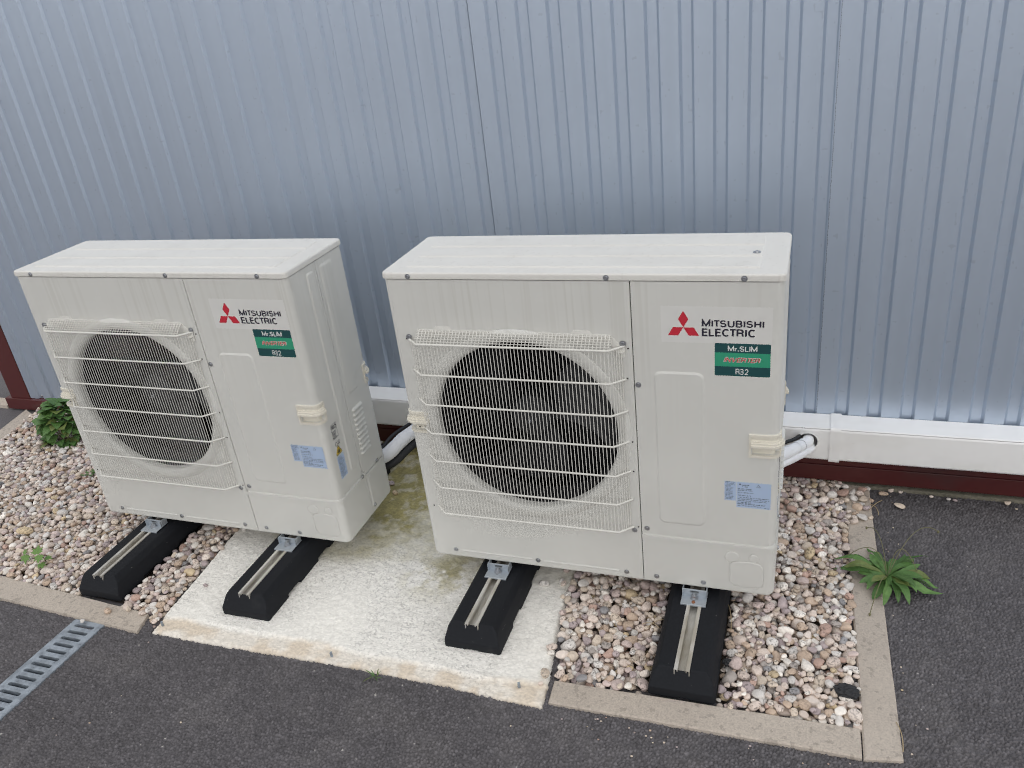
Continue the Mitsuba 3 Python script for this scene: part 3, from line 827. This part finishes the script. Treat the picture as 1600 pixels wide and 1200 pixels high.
# asphalt: a sheet to the horizon, with the stones of the surface modelled where the yard is close
R2 = np.stack([np.cross(FWD, UPV), UPV, FWD])
R2[0] /= np.linalg.norm(R2[0])


def project(P):
    q = (np.asarray(P) + [0, 0, ZO] - CAM) @ R2.T
    z = np.maximum(q[:, 2], 1e-3)
    return 800 + 1281.4 * q[:, 0] / z, 600 - 1281.4 * q[:, 1] / z, q[:, 2]


def inside(poly):
    shapely.prepare(poly)
    return lambda X, Y: shapely.contains_xy(poly, X, Y)


ZA = -ZO - 0.005
hard = shapely.union_all([SLAB.buffer(-0.004), *[k.buffer(-0.006) for k in KERB.values()], BED['r'], BED['l']])
NEAR = Polygon([(-1.75, -1.15), (2.0, -1.0), (2.35, 0.76), (-0.0, 0.8), (-2.4, -0.2)]).difference(hard)
DR = (-1.156, -1.030)             # drain channel strip, running towards the yard
def drain_zone(X, Y, g=0.0):
    cx_ = -1.0915 + 0.040 * (Y + 0.43)
    return (np.abs(X - cx_) < 0.0640 + g) & (Y < -0.42)


def near_fn(X, Y):
    u, v, w = project(np.c_[X.ravel(), Y.ravel(), np.full(X.size, ZA)])
    vis = ((u > -70) & (u < 1670) & (v > 300) & (v < 1275)).reshape(X.shape)
    return inside(NEAR)(X, Y) & vis & ~drain_zone(X, Y)


arng = np.random.default_rng(77)
sp = 0.0098
gx, gy = np.meshgrid(np.arange(-2.4, 2.5, sp), np.arange(-1.25, 0.9, sp))
seeds = np.c_[gx.ravel(), gy.ravel()] + arng.uniform(-0.48, 0.48, (gx.size, 2)) * sp
srand = arng.uniform(0, 1, len(seeds))
slev = arng.uniform(-1, 1, len(seeds))
stilt = arng.normal(0, 0.16, (len(seeds), 2))
tree_ = cKDTree(seeds)


def asphalt_h(P):
    d, i = tree_.query(P, k=2)
    gap = d[:, 1] - d[:, 0]
    dome = np.clip(gap / 0.0046, 0, 1)
    dome = dome * dome * (3 - 2 * dome)
    rel = P - seeds[i[:, 0]]
    h = -0.0058 * (1 - dome) + (0.0018 * slev[i[:, 0]] + (rel * stilt[i[:, 0]]).sum(1)) * dome
    h += 0.004 * (meshkit.fbm(np.c_[P * 3, np.zeros(len(P))], 3, 4) - 0.5)
    return ZA + h, np.c_[srand[i[:, 0]] * (0.3 + 0.7 * dome), dome]


av, af, auv = grid_mesh(near_fn, -1.8, 2.4, -1.2, 0.8, 0.0030, asphalt_h)
rim_u = 60.0
far = trimesh.creation.box((1, 1, 1))
big = sbox(-60, -60, 60, 60).difference(shapely.union_all([hard.buffer(-0.02), Polygon([(-1.22, -0.43), (-0.96, -0.43), (-1.03, -2.2), (-1.29, -2.2)]).buffer(-0.03)]))
fv, ff = trimesh.creation.triangulate_polygon(big, engine='earcut')
fv3 = np.c_[fv, np.full(len(fv), ZA - 0.0095)]
ff = np.asarray(ff)
nrm = np.cross(fv3[ff[:, 1]] - fv3[ff[:, 0]], fv3[ff[:, 2]] - fv3[ff[:, 0]])[:, 2]
ff[nrm < 0] = ff[nrm < 0][:, ::-1]
V = np.vstack([av, fv3])
F = np.vstack([af, ff + len(av)])
UVa = np.vstack([auv, np.full((len(fv3), 2), 0.45)])
obj('asphalt', (V, F), 'm_asphalt', None, smooth=True, uv=UVa, label='dark grey asphalt yard with coarse stone texture', category='asphalt', kind='structure')

# slab
sl_in = SLAB.buffer(0.0)
sb = shapely.boundary(SLAB)
shapely.prepare(sb)


def slab_h(P):
    pts = shapely.points(P)
    d = shapely.distance(sb, pts)
    n = meshkit.fbm(np.c_[P * 95, np.zeros(len(P))], 3, 2) - 0.5
    n2 = meshkit.fbm(np.c_[P * 6, np.zeros(len(P))], 3, 9) - 0.5
    trowel = meshkit.noise(np.c_[P[:, 0] * 28, (P[:, 1] + 0.3 * P[:, 0] + 0.04 * n2) * 150, np.zeros(len(P))], 6)
    h = -ZO + 0.004 + 0.0042 * n + 0.004 * n2 + 0.0022 * (trowel - 0.5)
    front = np.clip((-0.350 - P[:, 1] + 0.030 * n2) / 0.012, 0, 1)
    h -= 0.0055 * front * front * (3 - 2 * front)
    h -= 0.017 * np.clip(1 - d / (0.006 + 0.022 * np.abs(n) + 0.03 * np.abs(n2)), 0, 1)
    return h, None


gv, gf, _ = grid_mesh(inside(SLAB), -0.91, 0.50, -0.435, 0.84, 0.0042, slab_h)
obj('concrete_slab', (gv, gf), 'm_slab', None, smooth=True, label='rough off-white concrete slab between the two pebble beds, green algae at the back', category='concrete slab', kind='structure')

KL = {'r_front': 'straight concrete kerb in front of the right pebble bed', 'r_side': 'concrete kerb running back to the wall beside the rosette weed',
      'l_front': 'long concrete kerb in front of the left pebble bed by the drain', 'l_side': 'concrete kerb at far left ending below the red base rail'}
for k, pl in KERB.items():
    z1 = -ZO + (0.004 if k[0] == 'r' else 0.003)
    if k == 'r_front':
        z1 += 0.0015
    c0, c1 = np.asarray(pl.exterior.coords)[:-1], np.asarray(pl.buffer(-0.004, join_style=2).exterior.coords)[:-1]
    man = ext(pl, -0.20, z1 - 0.004) + m3.Manifold.hull_points(np.vstack([np.c_[c0, np.full(len(c0), z1 - 0.0042)], np.c_[c1, np.full(len(c1), z1)]])) if pl.convex_hull.area < pl.area * 1.02 else ext(pl, -0.20, z1)
    mm = tm(man.refine_to_length(0.03))
    vv = mm.vertices.copy()
    vv += (meshkit.noise(vv * 60)[:, None] - 0.5) * 0.0014
    obj('kerb_stone', trimesh.Trimesh(vv, mm.faces, process=False), 'm_kerb', None, smooth=25, label=KL[k], category='kerb', group='concrete edging kerbs')
strip = Polygon([(-2.895, 0.852), (-2.905, 0.925), (-9, 1.05), (-9, 0.97)])
obj('kerb_stone', ext(strip, -0.2, -ZO + 0.004), 'm_kerb', None, label='concrete kerb strip left of the red corner post, at the frame edge', category='kerb', group='concrete edging kerbs')

# drain channel
dch = thing('drain_channel', 'grey galvanised slotted drain grate let into the asphalt at lower left', 'drain')
DY0, DY1 = -0.424, -2.1
gr = sbox(-0.0605, DY1, 0.0605, DY0)
holes, y = [], -0.4465
while y > DY1 + 0.03:
    holes.append(rrect(-0.040, 0.040, y - 0.0062, y + 0.0062, 0.0058))
    y -= 0.0285
grp = gr.difference(shapely.union_all(holes))
man = ext(grp, -0.014, 0.0)
y = -0.4465 - 0.01425
bumps = []
while y > DY1 + 0.03:
    for xx in (-0.047, -0.020, 0.006, 0.032, 0.050):
        bumps.append(m3.Manifold.cube([0.010, 0.0032, 0.0016], True).translate([xx, y + (0.002 if xx > 0 else -0.001), 0.0004]))
    y -= 0.0285
man = m3.Manifold.batch_boolean([man, *bumps], m3.OpType.Add)
shear = lambda m: m.transform(np.array([[1, 0.040, 0, -1.0915 + 0.040 * 0.43], [0, 1, 0, 0], [0, 0, 1, ZA + 0.0015]]))
obj('grate', shear(man), 'm_mid_grey_iron', dch, smooth=20, label='galvanised grate with a row of oblong slots')
chn = bx(-0.0630, 0.0630, DY1, DY0 + 0.002, -0.09, -0.0005) - bx(-0.0607, 0.0607, DY1 + 0.002, DY0, -0.0145, 0.1) - bx(-0.052, 0.052, DY1 + 0.002, DY0 - 0.003, -0.085, 0.1)
obj('channel', shear(chn), 'm_mid_grey_iron', dch, smooth=20)

# ------------------------------------------------------------------ pebbles
prng = np.random.default_rng(2024)
HS = 0.004
gx0, gy0, gx1, gy1 = -2.8, -0.46, 1.42, 0.90
NXg, NYg = int((gx1 - gx0) / HS), int((gy1 - gy0) / HS)
GX, GY2 = np.meshgrid(gx0 + (np.arange(NXg) + 0.5) * HS, gy0 + (np.arange(NYg) + 0.5) * HS)
ZB = -0.150
H = np.full(GX.shape, 5.0)
for k in BED.values():
    H[inside(k.buffer(0.012))(GX, GY2)] = ZB
H[inside(SLAB)(GX, GY2)] = -ZO + 0.004
edge = inside(SLAB.buffer(-0.002))(GX, GY2)
for k in KERB.values():
    H[inside(k)(GX, GY2)] = -ZO + 0.004
for fx, fy, rot, _ in FOOT:
    H[inside(sbox(fx - FB, fy, fx + FB, fy + FL))(GX, GY2)] = 5.0
H[GY2 > 0.815 - 0.02 * GX] = 5.0
H[GY2 > 0.79 - 0.02 * GX] = np.maximum(H, -0.13)[GY2 > 0.79 - 0.02 * GX]

PEB = []      # x, y, z, a, b, c, yaw


def drop(x, y, a, b, c, yaw, sink=0.18, zmax=-0.096, commit=True):
    n = int(math.ceil(a / HS)) + 1
    i, j = int((x - gx0) / HS), int((y - gy0) / HS)
    if i - n < 0 or j - n < 0 or i + n >= NXg or j + n >= NYg:
        return None
    sl = (slice(j - n, j + n + 1), slice(i - n, i + n + 1))
    dx, dy = GX[sl] - x, GY2[sl] - y
    ca, sa = math.cos(yaw), math.sin(yaw)
    q = ((dx * ca + dy * sa) / a) ** 2 + ((-dx * sa + dy * ca) / b) ** 2
    m = q < 0.97
    pr_ = c * np.sqrt(np.maximum(1 - q, 0))
    zz = (H[sl] + pr_)[m]
    if zz.max() > 1:
        return None
    z = zz.max() * 0.55 + np.percentile(zz, 70) * 0.45 - sink * c
    return (z, sl, m, pr_)


def run(bed, n, amean, tries=3, zmax=-0.1):
    x0, y0, x1, y1 = bed.bounds
    pts = []
    while len(pts) < n * tries:
        P = prng.uniform([x0, y0], [x1, y1], (n * tries * 2, 2))
        P = P[shapely.contains_xy(bed, P[:, 0], P[:, 1])]
        pts = P if len(pts) == 0 else np.vstack([pts, P])
    for k in range(n):
        a = float(np.clip(prng.lognormal(math.log(amean), 0.24), 0.0075, 0.0235))
        b = a * prng.uniform(0.66, 0.95)
        c = a * prng.uniform(0.42, 0.72)
        yaw = prng.uniform(0, np.pi)
        best = None
        for x, y in pts[k * tries:(k + 1) * tries]:
            r = drop(x, y, a, b, c, yaw)
            if r is not None and (best is None or r[0] < best[0][0]):
                best = (r, x, y)
        if best is None or best[0][0] + c * 0.5 > zmax:
            continue
        (z, sl, m, pr_), x, y = best
        H[sl] = np.where(m, np.maximum(H[sl], z + pr_), H[sl])
        PEB.append((x, y, z, a, b, c, yaw))


run(BED['r'], 2900, 0.0142, 5)
run(BED['l'], 6200, 0.0140, 5)
run(BED['r'], 1300, 0.0095, 6)
run(BED['l'], 2400, 0.0095, 6)
# pebbles spilled on to the back end of the right kerb and the slab's edges
run(Polygon([(1.24, 0.53), (1.345, 0.55), (1.335, 0.75), (1.24, 0.76)]), 60, 0.017, 3)
run(Polygon([(0.40, 0.02), (0.46, -0.05), (0.46, 0.7), (0.36, 0.7)]), 50, 0.013, 3)
run(SLAB.intersection(Polygon([(0.455, -0.36), (0.50, -0.36), (0.50, 0.1), (0.435, 0.1)])), 16, 0.0145, 2)
run(SLAB.intersection(Polygon([(-0.91, -0.05), (-0.875, -0.05), (-0.80, 0.30), (-0.90, 0.35)])), 22, 0.012, 2)
PEB = np.array(PEB)


def rock_shape(level, seed):
    m = trimesh.creation.icosphere(level)
    v = np.array(m.vertices)
    r_ = np.random.default_rng(seed)
    if seed % 3 != 1:                    # some broken, flatter-faced stones
        for _ in range(9 if seed % 3 == 0 else 5):
            nn = r_.normal(size=3)
            nn /= np.linalg.norm(nn)
            d = v @ nn
            cut = r_.uniform(0.52, 0.82)
            v = v - np.where(d > cut, (d - cut) * 0.85, 0)[:, None] * nn
    k = 1 + 0.30 * (meshkit.noise(v * 1.1 + seed * 3.7, seed) - 0.5) + 0.12 * (meshkit.noise(v * 2.6 + seed, seed + 50) - 0.5)
    v = v * k[:, None]
    v = np.sign(v) * np.abs(v) ** 0.92
    return v / np.abs(v).max(0), np.asarray(m.faces)


ROCK = {lv: [rock_shape(lv, s) for s in range(16)] for lv in (1, 2)}


def stone(pb, lv, rs):
    x, y, z, a, b, c, yaw = pb
    v, f = ROCK[lv][rs.integers(16)]
    v = v * [a, b, c]
    t1, t2 = rs.normal(0, 0.20, 2)
    Rm = trimesh.transformations.euler_matrix(t1, t2, yaw)[:3, :3]
    return v @ Rm.T + [x, y, z], f


pu, pv, pw = project(PEB[:, :3])
inframe = (pu > 4) & (pu < 1596) & (pv > 4) & (pv < 1196)
ii = np.clip(((PEB[:, 0] - gx0) / HS).astype(int), 0, NXg - 1)
jj = np.clip(((PEB[:, 1] - gy0) / HS).astype(int), 0, NYg - 1)
open_ = H[jj, ii] < PEB[:, 2] + PEB[:, 5] * 1.15
hidden = np.zeros(len(PEB), bool)
for ux in (0.0, -1.357):                 # under a machine's casing, as seen from the camera
    hidden |= (PEB[:, 0] > ux - 0.02) & (PEB[:, 0] < ux + 1.05) & (PEB[:, 1] > 0.07)
size = np.where(inframe & open_ & ~hidden, np.sqrt(PEB[:, 3] * PEB[:, 4]) / pw, 0)
order = np.argsort(-size)
top = set(order[:300].tolist())
lvl = np.where((size > 0) & (pw < 2.75), 2, 1)
bed_keys = {}
rs = np.random.default_rng(99)
groups_ = {'r': ([], [], []), 'l': ([], [], [])}
for kk, bedname in (('r', 'right'), ('l', 'left')):
    pl = BED[kk].buffer(0.003)
    ft, fi = trimesh.creation.triangulate_polygon(pl, engine='earcut')
    f3 = np.c_[ft, np.full(len(ft), ZB - 0.004)]
    fi = np.asarray(fi)
    nz = np.cross(f3[fi[:, 1]] - f3[fi[:, 0]], f3[fi[:, 2]] - f3[fi[:, 0]])[:, 2]
    fi[nz < 0] = fi[nz < 0][:, ::-1]
    bed_keys[kk] = obj('gravel_bed', (f3, fi), 'm_dirt', None, smooth=False, label={'r': 'pebble bed on the right inside the kerb corner', 'l': 'wide pebble bed on the left under the left machine'}[kk], category='gravel', kind='structure')
for n in range(len(PEB)):
    kk = 'r' if PEB[n, 0] > -0.2 else 'l'
    v, f = stone(PEB[n], int(lvl[n]), rs)
    uv = np.repeat(rs.uniform(0, 1, (1, 2)), len(v), 0)
    if n in top:
        obj('pebble', (v, f), 'm_pebble', bed_keys[kk], smooth=True, uv=uv)
    else:
        g = groups_[kk]
        off = sum(len(q) for q in g[0]) if not g[0] else g[2][-1]
        g[1].append(f + off)
        g[0].append(v)
        g[2].append(off + len(v))
        groups_.setdefault(kk + 'uv', []).append(uv)
for kk in ('r', 'l'):
    g = groups_[kk]
    obj('gravel', (np.vstack(g[0]), np.vstack(g[1])), 'm_pebble', bed_keys[kk], smooth=True, uv=np.vstack(groups_[kk + 'uv']), kind='stuff')

# single stones lying about
LOOSE = [((1405, 793), .019, .011, .008, .64, 'pinkish oval stone lying alone on the asphalt below the trunking'), ((1380, 773), .017, .008, .006, .45, 'flat grey stone on the asphalt close to the wall'),
         ((1355, 766), .011, .010, .007, .2, 'small tan stone on the asphalt beside the kerb end'), ((1392, 768), .011, .009, .007, .05, 'pale stone on the asphalt under the trunking'), ((1407, 770), .008, .007, .005, .9, 'tiny brown stone on the asphalt under the trunking'),
         ((1361, 784), .010, .009, .007, .47, 'ochre stone just outside the kerb end'), ((1574, 788), .011, .009, .007, .65, 'tan stone on the asphalt near the right frame edge'), ((1588, 796), .005, .004, .003, .66, 'tiny stone on the asphalt at the right frame edge'),
         ((1482, 781), .007, .006, .004, .3, 'small grey chip of stone on asphalt near the wall'), ((1492, 783), .008, .006, .004, .55, 'small brown chip of stone on asphalt near the wall'), ((1455, 777), .007, .005, .004, .89, 'tiny ochre stone on asphalt near the wall'),
         ((170, 957), .014, .012, .009, .45, 'round brown stone on the left kerb by the drain'), ((201, 953), .013, .009, .007, .62, 'flat pinkish stone on the left kerb'), ((223, 960), .013, .010, .007, .15, 'tan stone on the left kerb near the slab'),
         ((129, 972), .011, .008, .006, .32, 'white stone lying on the end of the drain grate'), ((850, 914), .019, .012, .010, .33, 'white and rust coloured stone on the slab right of the rubber foot'), ((880, 934), .009, .007, .005, .62, 'small pink stone on the slab at its right edge'),
         ((322, 916), .010, .008, .006, .5, 'small stone on the slab left of the rubber foot'), ((618, 772), .013, .011, .009, .86, 'grey stone on the mossy slab behind the left machine'), ((612, 757), .014, .010, .008, .56, 'mauve stone on the mossy slab by the rubber foot end'),
         ((40, 833), .033, .017, .014, .88, 'large ochre stone on the left pebble bed near the seedling')]
Ri = R2


def on_ground(u, v, z=-ZO):
    d = np.array([(u - 800) / 1281.4, -(v - 600) / 1281.4, 1]) @ Ri
    o = CAM - [0, 0, ZO]
    return o + d * (z - o[2]) / d[2]


for (uvp, a, b, c, pal, lab) in LOOSE:
    z0 = -ZO + (0.004 if -2.6 < on_ground(*uvp)[0] < 0.5 else -0.004)
    if 'large ochre' in lab:
        z0 = -0.104
    P = on_ground(*uvp, z0)
    v, f = ROCK[2][rs.integers(16)]
    yaw = rs.uniform(-0.5, 0.5) if 'ochre stone on the left' not in lab else 0.35
    Rm = trimesh.transformations.euler_matrix(*rs.normal(0, 0.1, 2), yaw)[:3, :3]
    v = (v * [a, b, c]) @ Rm.T + P + [0, 0, c * 0.85]
    obj('loose_stone', (v, f), 'm_pebble', None, smooth=True, uv=np.repeat([[pal, 0.6]], len(v), 0), label=lab, category='stone', group='single stones lying loose')
# two lumps of asphalt among the right pebbles
for (u, v_), s, lab in (((1322, 1080), 0.032, 'black lump of asphalt on the pebbles against the side kerb'), ((1139, 1035), 0.018, 'black lump of asphalt on the pebbles beside the right rubber foot')):
    P = on_ground(u, v_, -0.104)
    m = trimesh.creation.icosphere(3)
    w = np.array(m.vertices) * (1 + 0.55 * (meshkit.noise(np.array(m.vertices) * 4.2 + s * 100) - 0.5))[:, None] * [s, s * 0.62, s * 0.5]
    obj('asphalt_lump', trimesh.Trimesh(w + P, m.faces, process=False), 'm_dark', None, smooth=20, label=lab, category='asphalt lump')

# ------------------------------------------------------------------ plants


def leaf(length, width, n=9, droop=0.3, fold=0.25, lift=0.5, serr=0.0, shape=1.0, tone=0):
    """a leaf along +x from the origin, uv.x across; returns vertices, faces, uv"""
    V, U, F = [], [], []
    for i in range(n):
        t = i / (n - 1)
        w = width * (math.sin(math.pi * t ** shape) ** 0.8 * 0.97 + 0.03 * (1 - t))
        if serr and i % 2:
            w *= 1 - serr
        x = length * (t - 0.12 * droop * t * t)
        z = length * (lift * t - droop * t * t)
        for s in (-1, -0.5, 0, 0.5, 1):
            V.append([x, s * w / 2, z + fold * abs(s) * w / 2 * (1 - 0.4 * t)])
            U.append([0.5 + s / 2, tone])
    for i in range(n - 1):
        for j in range(4):
            q = i * 5 + j
            F += [[q, q + 1, q + 5], [q + 1, q + 6, q + 5]]
    return np.array(V), np.array(F), np.array(U)


def spin(v, yaw, pitch=0.0, roll=0.0):
    return v @ trimesh.transformations.euler_matrix(roll, -pitch, yaw, 'sxyz')[:3, :3].T


# rosette weed over the right kerb
ros = thing('rosette_weed', 'green ribwort rosette growing over the right kerb edge', 'plant')
lr = np.random.default_rng(31)
RC = on_ground(1386, 905, -ZO + 0.004)
for k in range(58):
    yaw = k * 2.399 + lr.normal(0, 0.2)
    inner_ = k / 58
    L = lr.uniform(0.060, 0.158) * (1 - 0.45 * inner_) * (1.0 + 0.25 * abs(math.cos(yaw)))
    v, f, u = leaf(L, lr.uniform(0.019, 0.029), 11, lr.uniform(0.55, 1.0), lr.uniform(0.2, 0.5), lr.uniform(0.50, 0.72) + 0.45 * inner_, 0, lr.uniform(1.15, 1.6), int(lr.integers(0, 400)))
    v[:, 1] += lr.normal(0, 2.2) * v[:, 0] ** 2
    v[:, 2] += 0.003 * np.sin(v[:, 0] * lr.uniform(60, 110))
    v = spin(v, yaw, 0, lr.normal(0, 0.35)) + RC + [0, 0, 0.006]
    v[:, 2] = np.maximum(v[:, 2], -ZO + 0.010 + 0.004 * lr.uniform())
    obj('leaf', (v, f), 'm_leaf', ros, smooth=True, uv=u)
for (u0, v0), (u1, v1), hgt in (((1384, 895), (1354, 825), 0.05), ((1400, 897), (1466, 831), 0.07), ((1378, 912), (1359, 960), 0.03), ((1368, 898), (1325, 868), 0.06), ((1405, 905), (1436, 900), 0.09)):
    A, B = RC + [0, 0, 0.03], on_ground(u1, v1, -ZO + hgt * 0.35)
    pts = curve([RC, A * 0.65 + B * 0.35 + [0, 0, hgt], B], 12)
    st = obj('flower_stem', tube(pts, 0.0011, 6), 'm_stem', ros, smooth=True)
    hd = trimesh.creation.icosphere(1)
    hd = trimesh.Trimesh(hd.vertices * [0.0035, 0.0035, 0.0055] + B, hd.faces, process=False)
    obj('seed_head', hd, 'm_stem', st, smooth=True)

# leafy bush behind the left machine
bush = thing('leafy_bush', 'dark green leafy weed bush between the left machine and the red base rail', 'plant')
BC = np.array([-2.20, 0.60, -ZO])
obj('stem', cat([tube(curve([BC + [0.02 * math.cos(t), 0.02 * math.sin(t), 0], BC + [0.05 * math.cos(t), 0.05 * math.sin(t), 0.10], BC + [0.06 * math.cos(t), 0.05 * math.sin(t), 0.15]], 8), 0.0025, 6) for t in np.arange(0, 6.2, 0.7)]), 'm_stem', bush, smooth=True)
for k in range(150):
    ph = lr.uniform(0, 2 * np.pi)
    hh = lr.uniform(0.0, 1.0)
    rad = (0.118 * math.sqrt(max(0.04, 1 - (hh - 0.25) ** 2 / 0.62))) * lr.uniform(0.72, 1.05)
    c = BC + [rad * math.cos(ph), 0.85 * rad * math.sin(ph), 0.015 + 0.185 * hh]
    L = lr.uniform(0.045, 0.080)
    v, f, u = leaf(L, L * lr.uniform(0.80, 0.98), 11, 0.45, 0.22, 0.25, 0.10, 0.62, int(lr.integers(0, 400)))
    v[:, 0] -= L * 0.4
    obj('leaf', (spin(v, ph + lr.normal(0, 0.5), -0.35 + 0.7 * hh + lr.normal(0, 0.25), lr.normal(0, 0.3)) + c, f), 'm_leaf', bush, smooth=True, uv=u)


def maple(s):
    ang = np.radians([90, 62, 45, 28, 8, -18, -60, -90])
    rad = np.array([1.0, 0.52, 0.86, 0.46, 0.70, 0.36, 0.28, 0.12]) * s
    pts = [(r * math.cos(t), r * math.sin(t)) for r, t in zip(rad, ang)]
    pts += [(-x, y) for x, y in pts[::-1][1:-1]]
    return Polygon(pts).buffer(0)


def seedling(uvp, leaves, lab):
    base = on_ground(*uvp, -0.108)
    key = thing('seedling', lab, 'seedling', 'small maple-like seedlings in the pebbles')
    tips = []
    for (dx, dy, dz, s, yaw, pitch) in leaves:
        tip = base + [dx, dy, dz]
        tips.append(tube(curve([base - [0, 0, 0.02], base + [dx * 0.3, dy * 0.3, dz * 0.7], tip], 6), 0.0012, 6))
        m = tm(ext(maple(s), -0.0002, 0.0002).refine_to_length(0.006))
        v = np.array(m.vertices)
        v[:, 2] += -0.004 * ((v[:, 0] / s) ** 2 + (v[:, 1] / s) ** 2) + 0.10 * np.abs(v[:, 0])
        v = spin(v[:, [1, 0, 2]] * [1, -1, 1], yaw, pitch)
        obj('leaf', trimesh.Trimesh(v + tip, m.faces, process=False), 'm_fresh_leaf', key, smooth=40)
    obj('stem', cat(tips), 'm_stem', key, smooth=True)


seedling((72, 880), [(-0.008, -0.01, 0.055, 0.034, 2.0, 0.5), (0.012, -0.02, 0.05, 0.030, -1.2, -0.5), (0.018, 0.0, 0.03, 0.022, 0.3, -0.3), (0.010, -0.025, 0.018, 0.024, -0.6, -0.4)], 'bright green lobed seedling in the left pebbles, larger one')
seedling((47, 875), [(0.0, -0.01, 0.025, 0.030, -1.2, -0.8), (-0.005, -0.006, 0.035, 0.022, 1.2, 0.8)], 'narrow green seedling leaf in the left pebbles, smaller one')
# grass tuft at the slab's front edge
tuft = thing('grass_tuft', 'small green grass tuft at the front edge of the slab', 'grass')
TC = on_ground(588, 1058, -ZO - 0.006)
for k in range(11):
    v, f, u = leaf(lr.uniform(0.018, 0.045), 0.0032, 7, lr.uniform(0.1, 0.5), 0.4, lr.uniform(0.4, 1.3), 0, 0.7, int(lr.integers(0, 400)))
    obj('blade', (spin(v, lr.uniform(0, 6.28)) + TC + np.r_[lr.normal(0, 0.004, 2), 0], f), 'm_leaf', tuft, smooth=True, uv=u)
# small weeds in the gravel by the left machine and dry stalks
moss = thing('gravel_weed', 'tiny green weed among pebbles close to the left machine', 'plant')
MC = on_ground(141, 743, -0.11)
for k in range(14):
    v, f, u = leaf(lr.uniform(0.015, 0.03), 0.010, 6, 0.4, 0.3, 0.7, 0, 0.7, int(lr.integers(0, 400)))
    obj('leaf', (spin(v, lr.uniform(0, 6.28)) + MC + np.r_[lr.normal(0, 0.012, 2), 0.004], f), 'm_leaf', moss, smooth=True, uv=u)
gr_v, gr_f = [], []
grng = np.random.default_rng(8)
for k in range(70):
    if k < 26:
        q = np.array([grng.uniform(0.5, 1.36), -0.412 - abs(grng.normal(0, 0.03))])
    elif k < 50:
        q = np.array([1.372 + abs(grng.normal(0, 0.05)), grng.uniform(-0.38, 0.75)])
    else:
        q = np.array([grng.uniform(-1.0, 2.0), grng.uniform(-0.9, -0.44)])
    v, f = ROCK[1][grng.integers(16)]
    r_ = grng.uniform(0.0012, 0.0036)
    gr_f.append(f + 42 * k)
    gr_v.append(v * [r_, r_ * 0.8, r_ * 0.6] + [q[0], q[1], ZA + 0.001])
obj('grit', (np.vstack(gr_v), np.vstack(gr_f)), 'm_pebble', None, smooth=True, uv=np.repeat(np.c_[grng.uniform(0.44, 0.9, 70), grng.uniform(0, 0.6, 70)], 42, 0), label='tiny stone chips scattered on the asphalt along the kerbs', category='grit', kind='stuff')
for (u, v_), lab in (((518, 1024), 'small grey steel pin in the front of the slab, left one'), ((811, 1072), 'small grey steel pin in the front of the slab near its right corner'), ((254, 976), 'small grey steel pin at the left front corner of the slab')):
    P = on_ground(u, v_, -ZO + 0.004)
    obj('steel_pin', m3.Manifold.cylinder(0.016, 0.0042, 0.0038, 10).translate((P - [0, 0, 0.004]).tolist()), 'm_mid_grey_iron', None, label=lab, category='pin', group='steel pins left in the slab')
STALK = [((1136, 940), (1142, 985), 'dry straw stalks beside the right rubber foot'), ((1012, 980), (1040, 968), 'dry straw stalk lying left of the right rubber foot'), ((1004, 975), (1030, 981), 'dry bent straw on pebbles left of the right rubber foot'),
         ((150, 838), (205, 824), 'dry straw lying on the left pebbles'), ((1358, 797), (1378, 782), 'dry twig on the asphalt beside the kerb end'), ((1360, 788), (1373, 805), 'crossed dry twig on the asphalt beside the kerb end'), ((1239, 1108), (1266, 1111), 'short twig on the pebbles at the front kerb'),
         ((1400, 1128), (1411, 1175), 'dry twig along the outer edge of the side kerb')]
for (a0, b0, lab) in STALK:
    zz = -0.100 if 'asphalt' not in lab and 'kerb' not in lab[-12:] else -ZO + 0.004
    A, B = on_ground(*a0, zz), on_ground(*b0, zz + 0.004)
    mid = (A + B) / 2 + [0.004, 0.006, 0.006]
    obj('dry_stalk', tube(curve([A, mid, B], 10), 0.0011, 6), 'm_straw', None, smooth=True, label=lab, category='twig')

labels = {k: v for k, v in labels.items()}
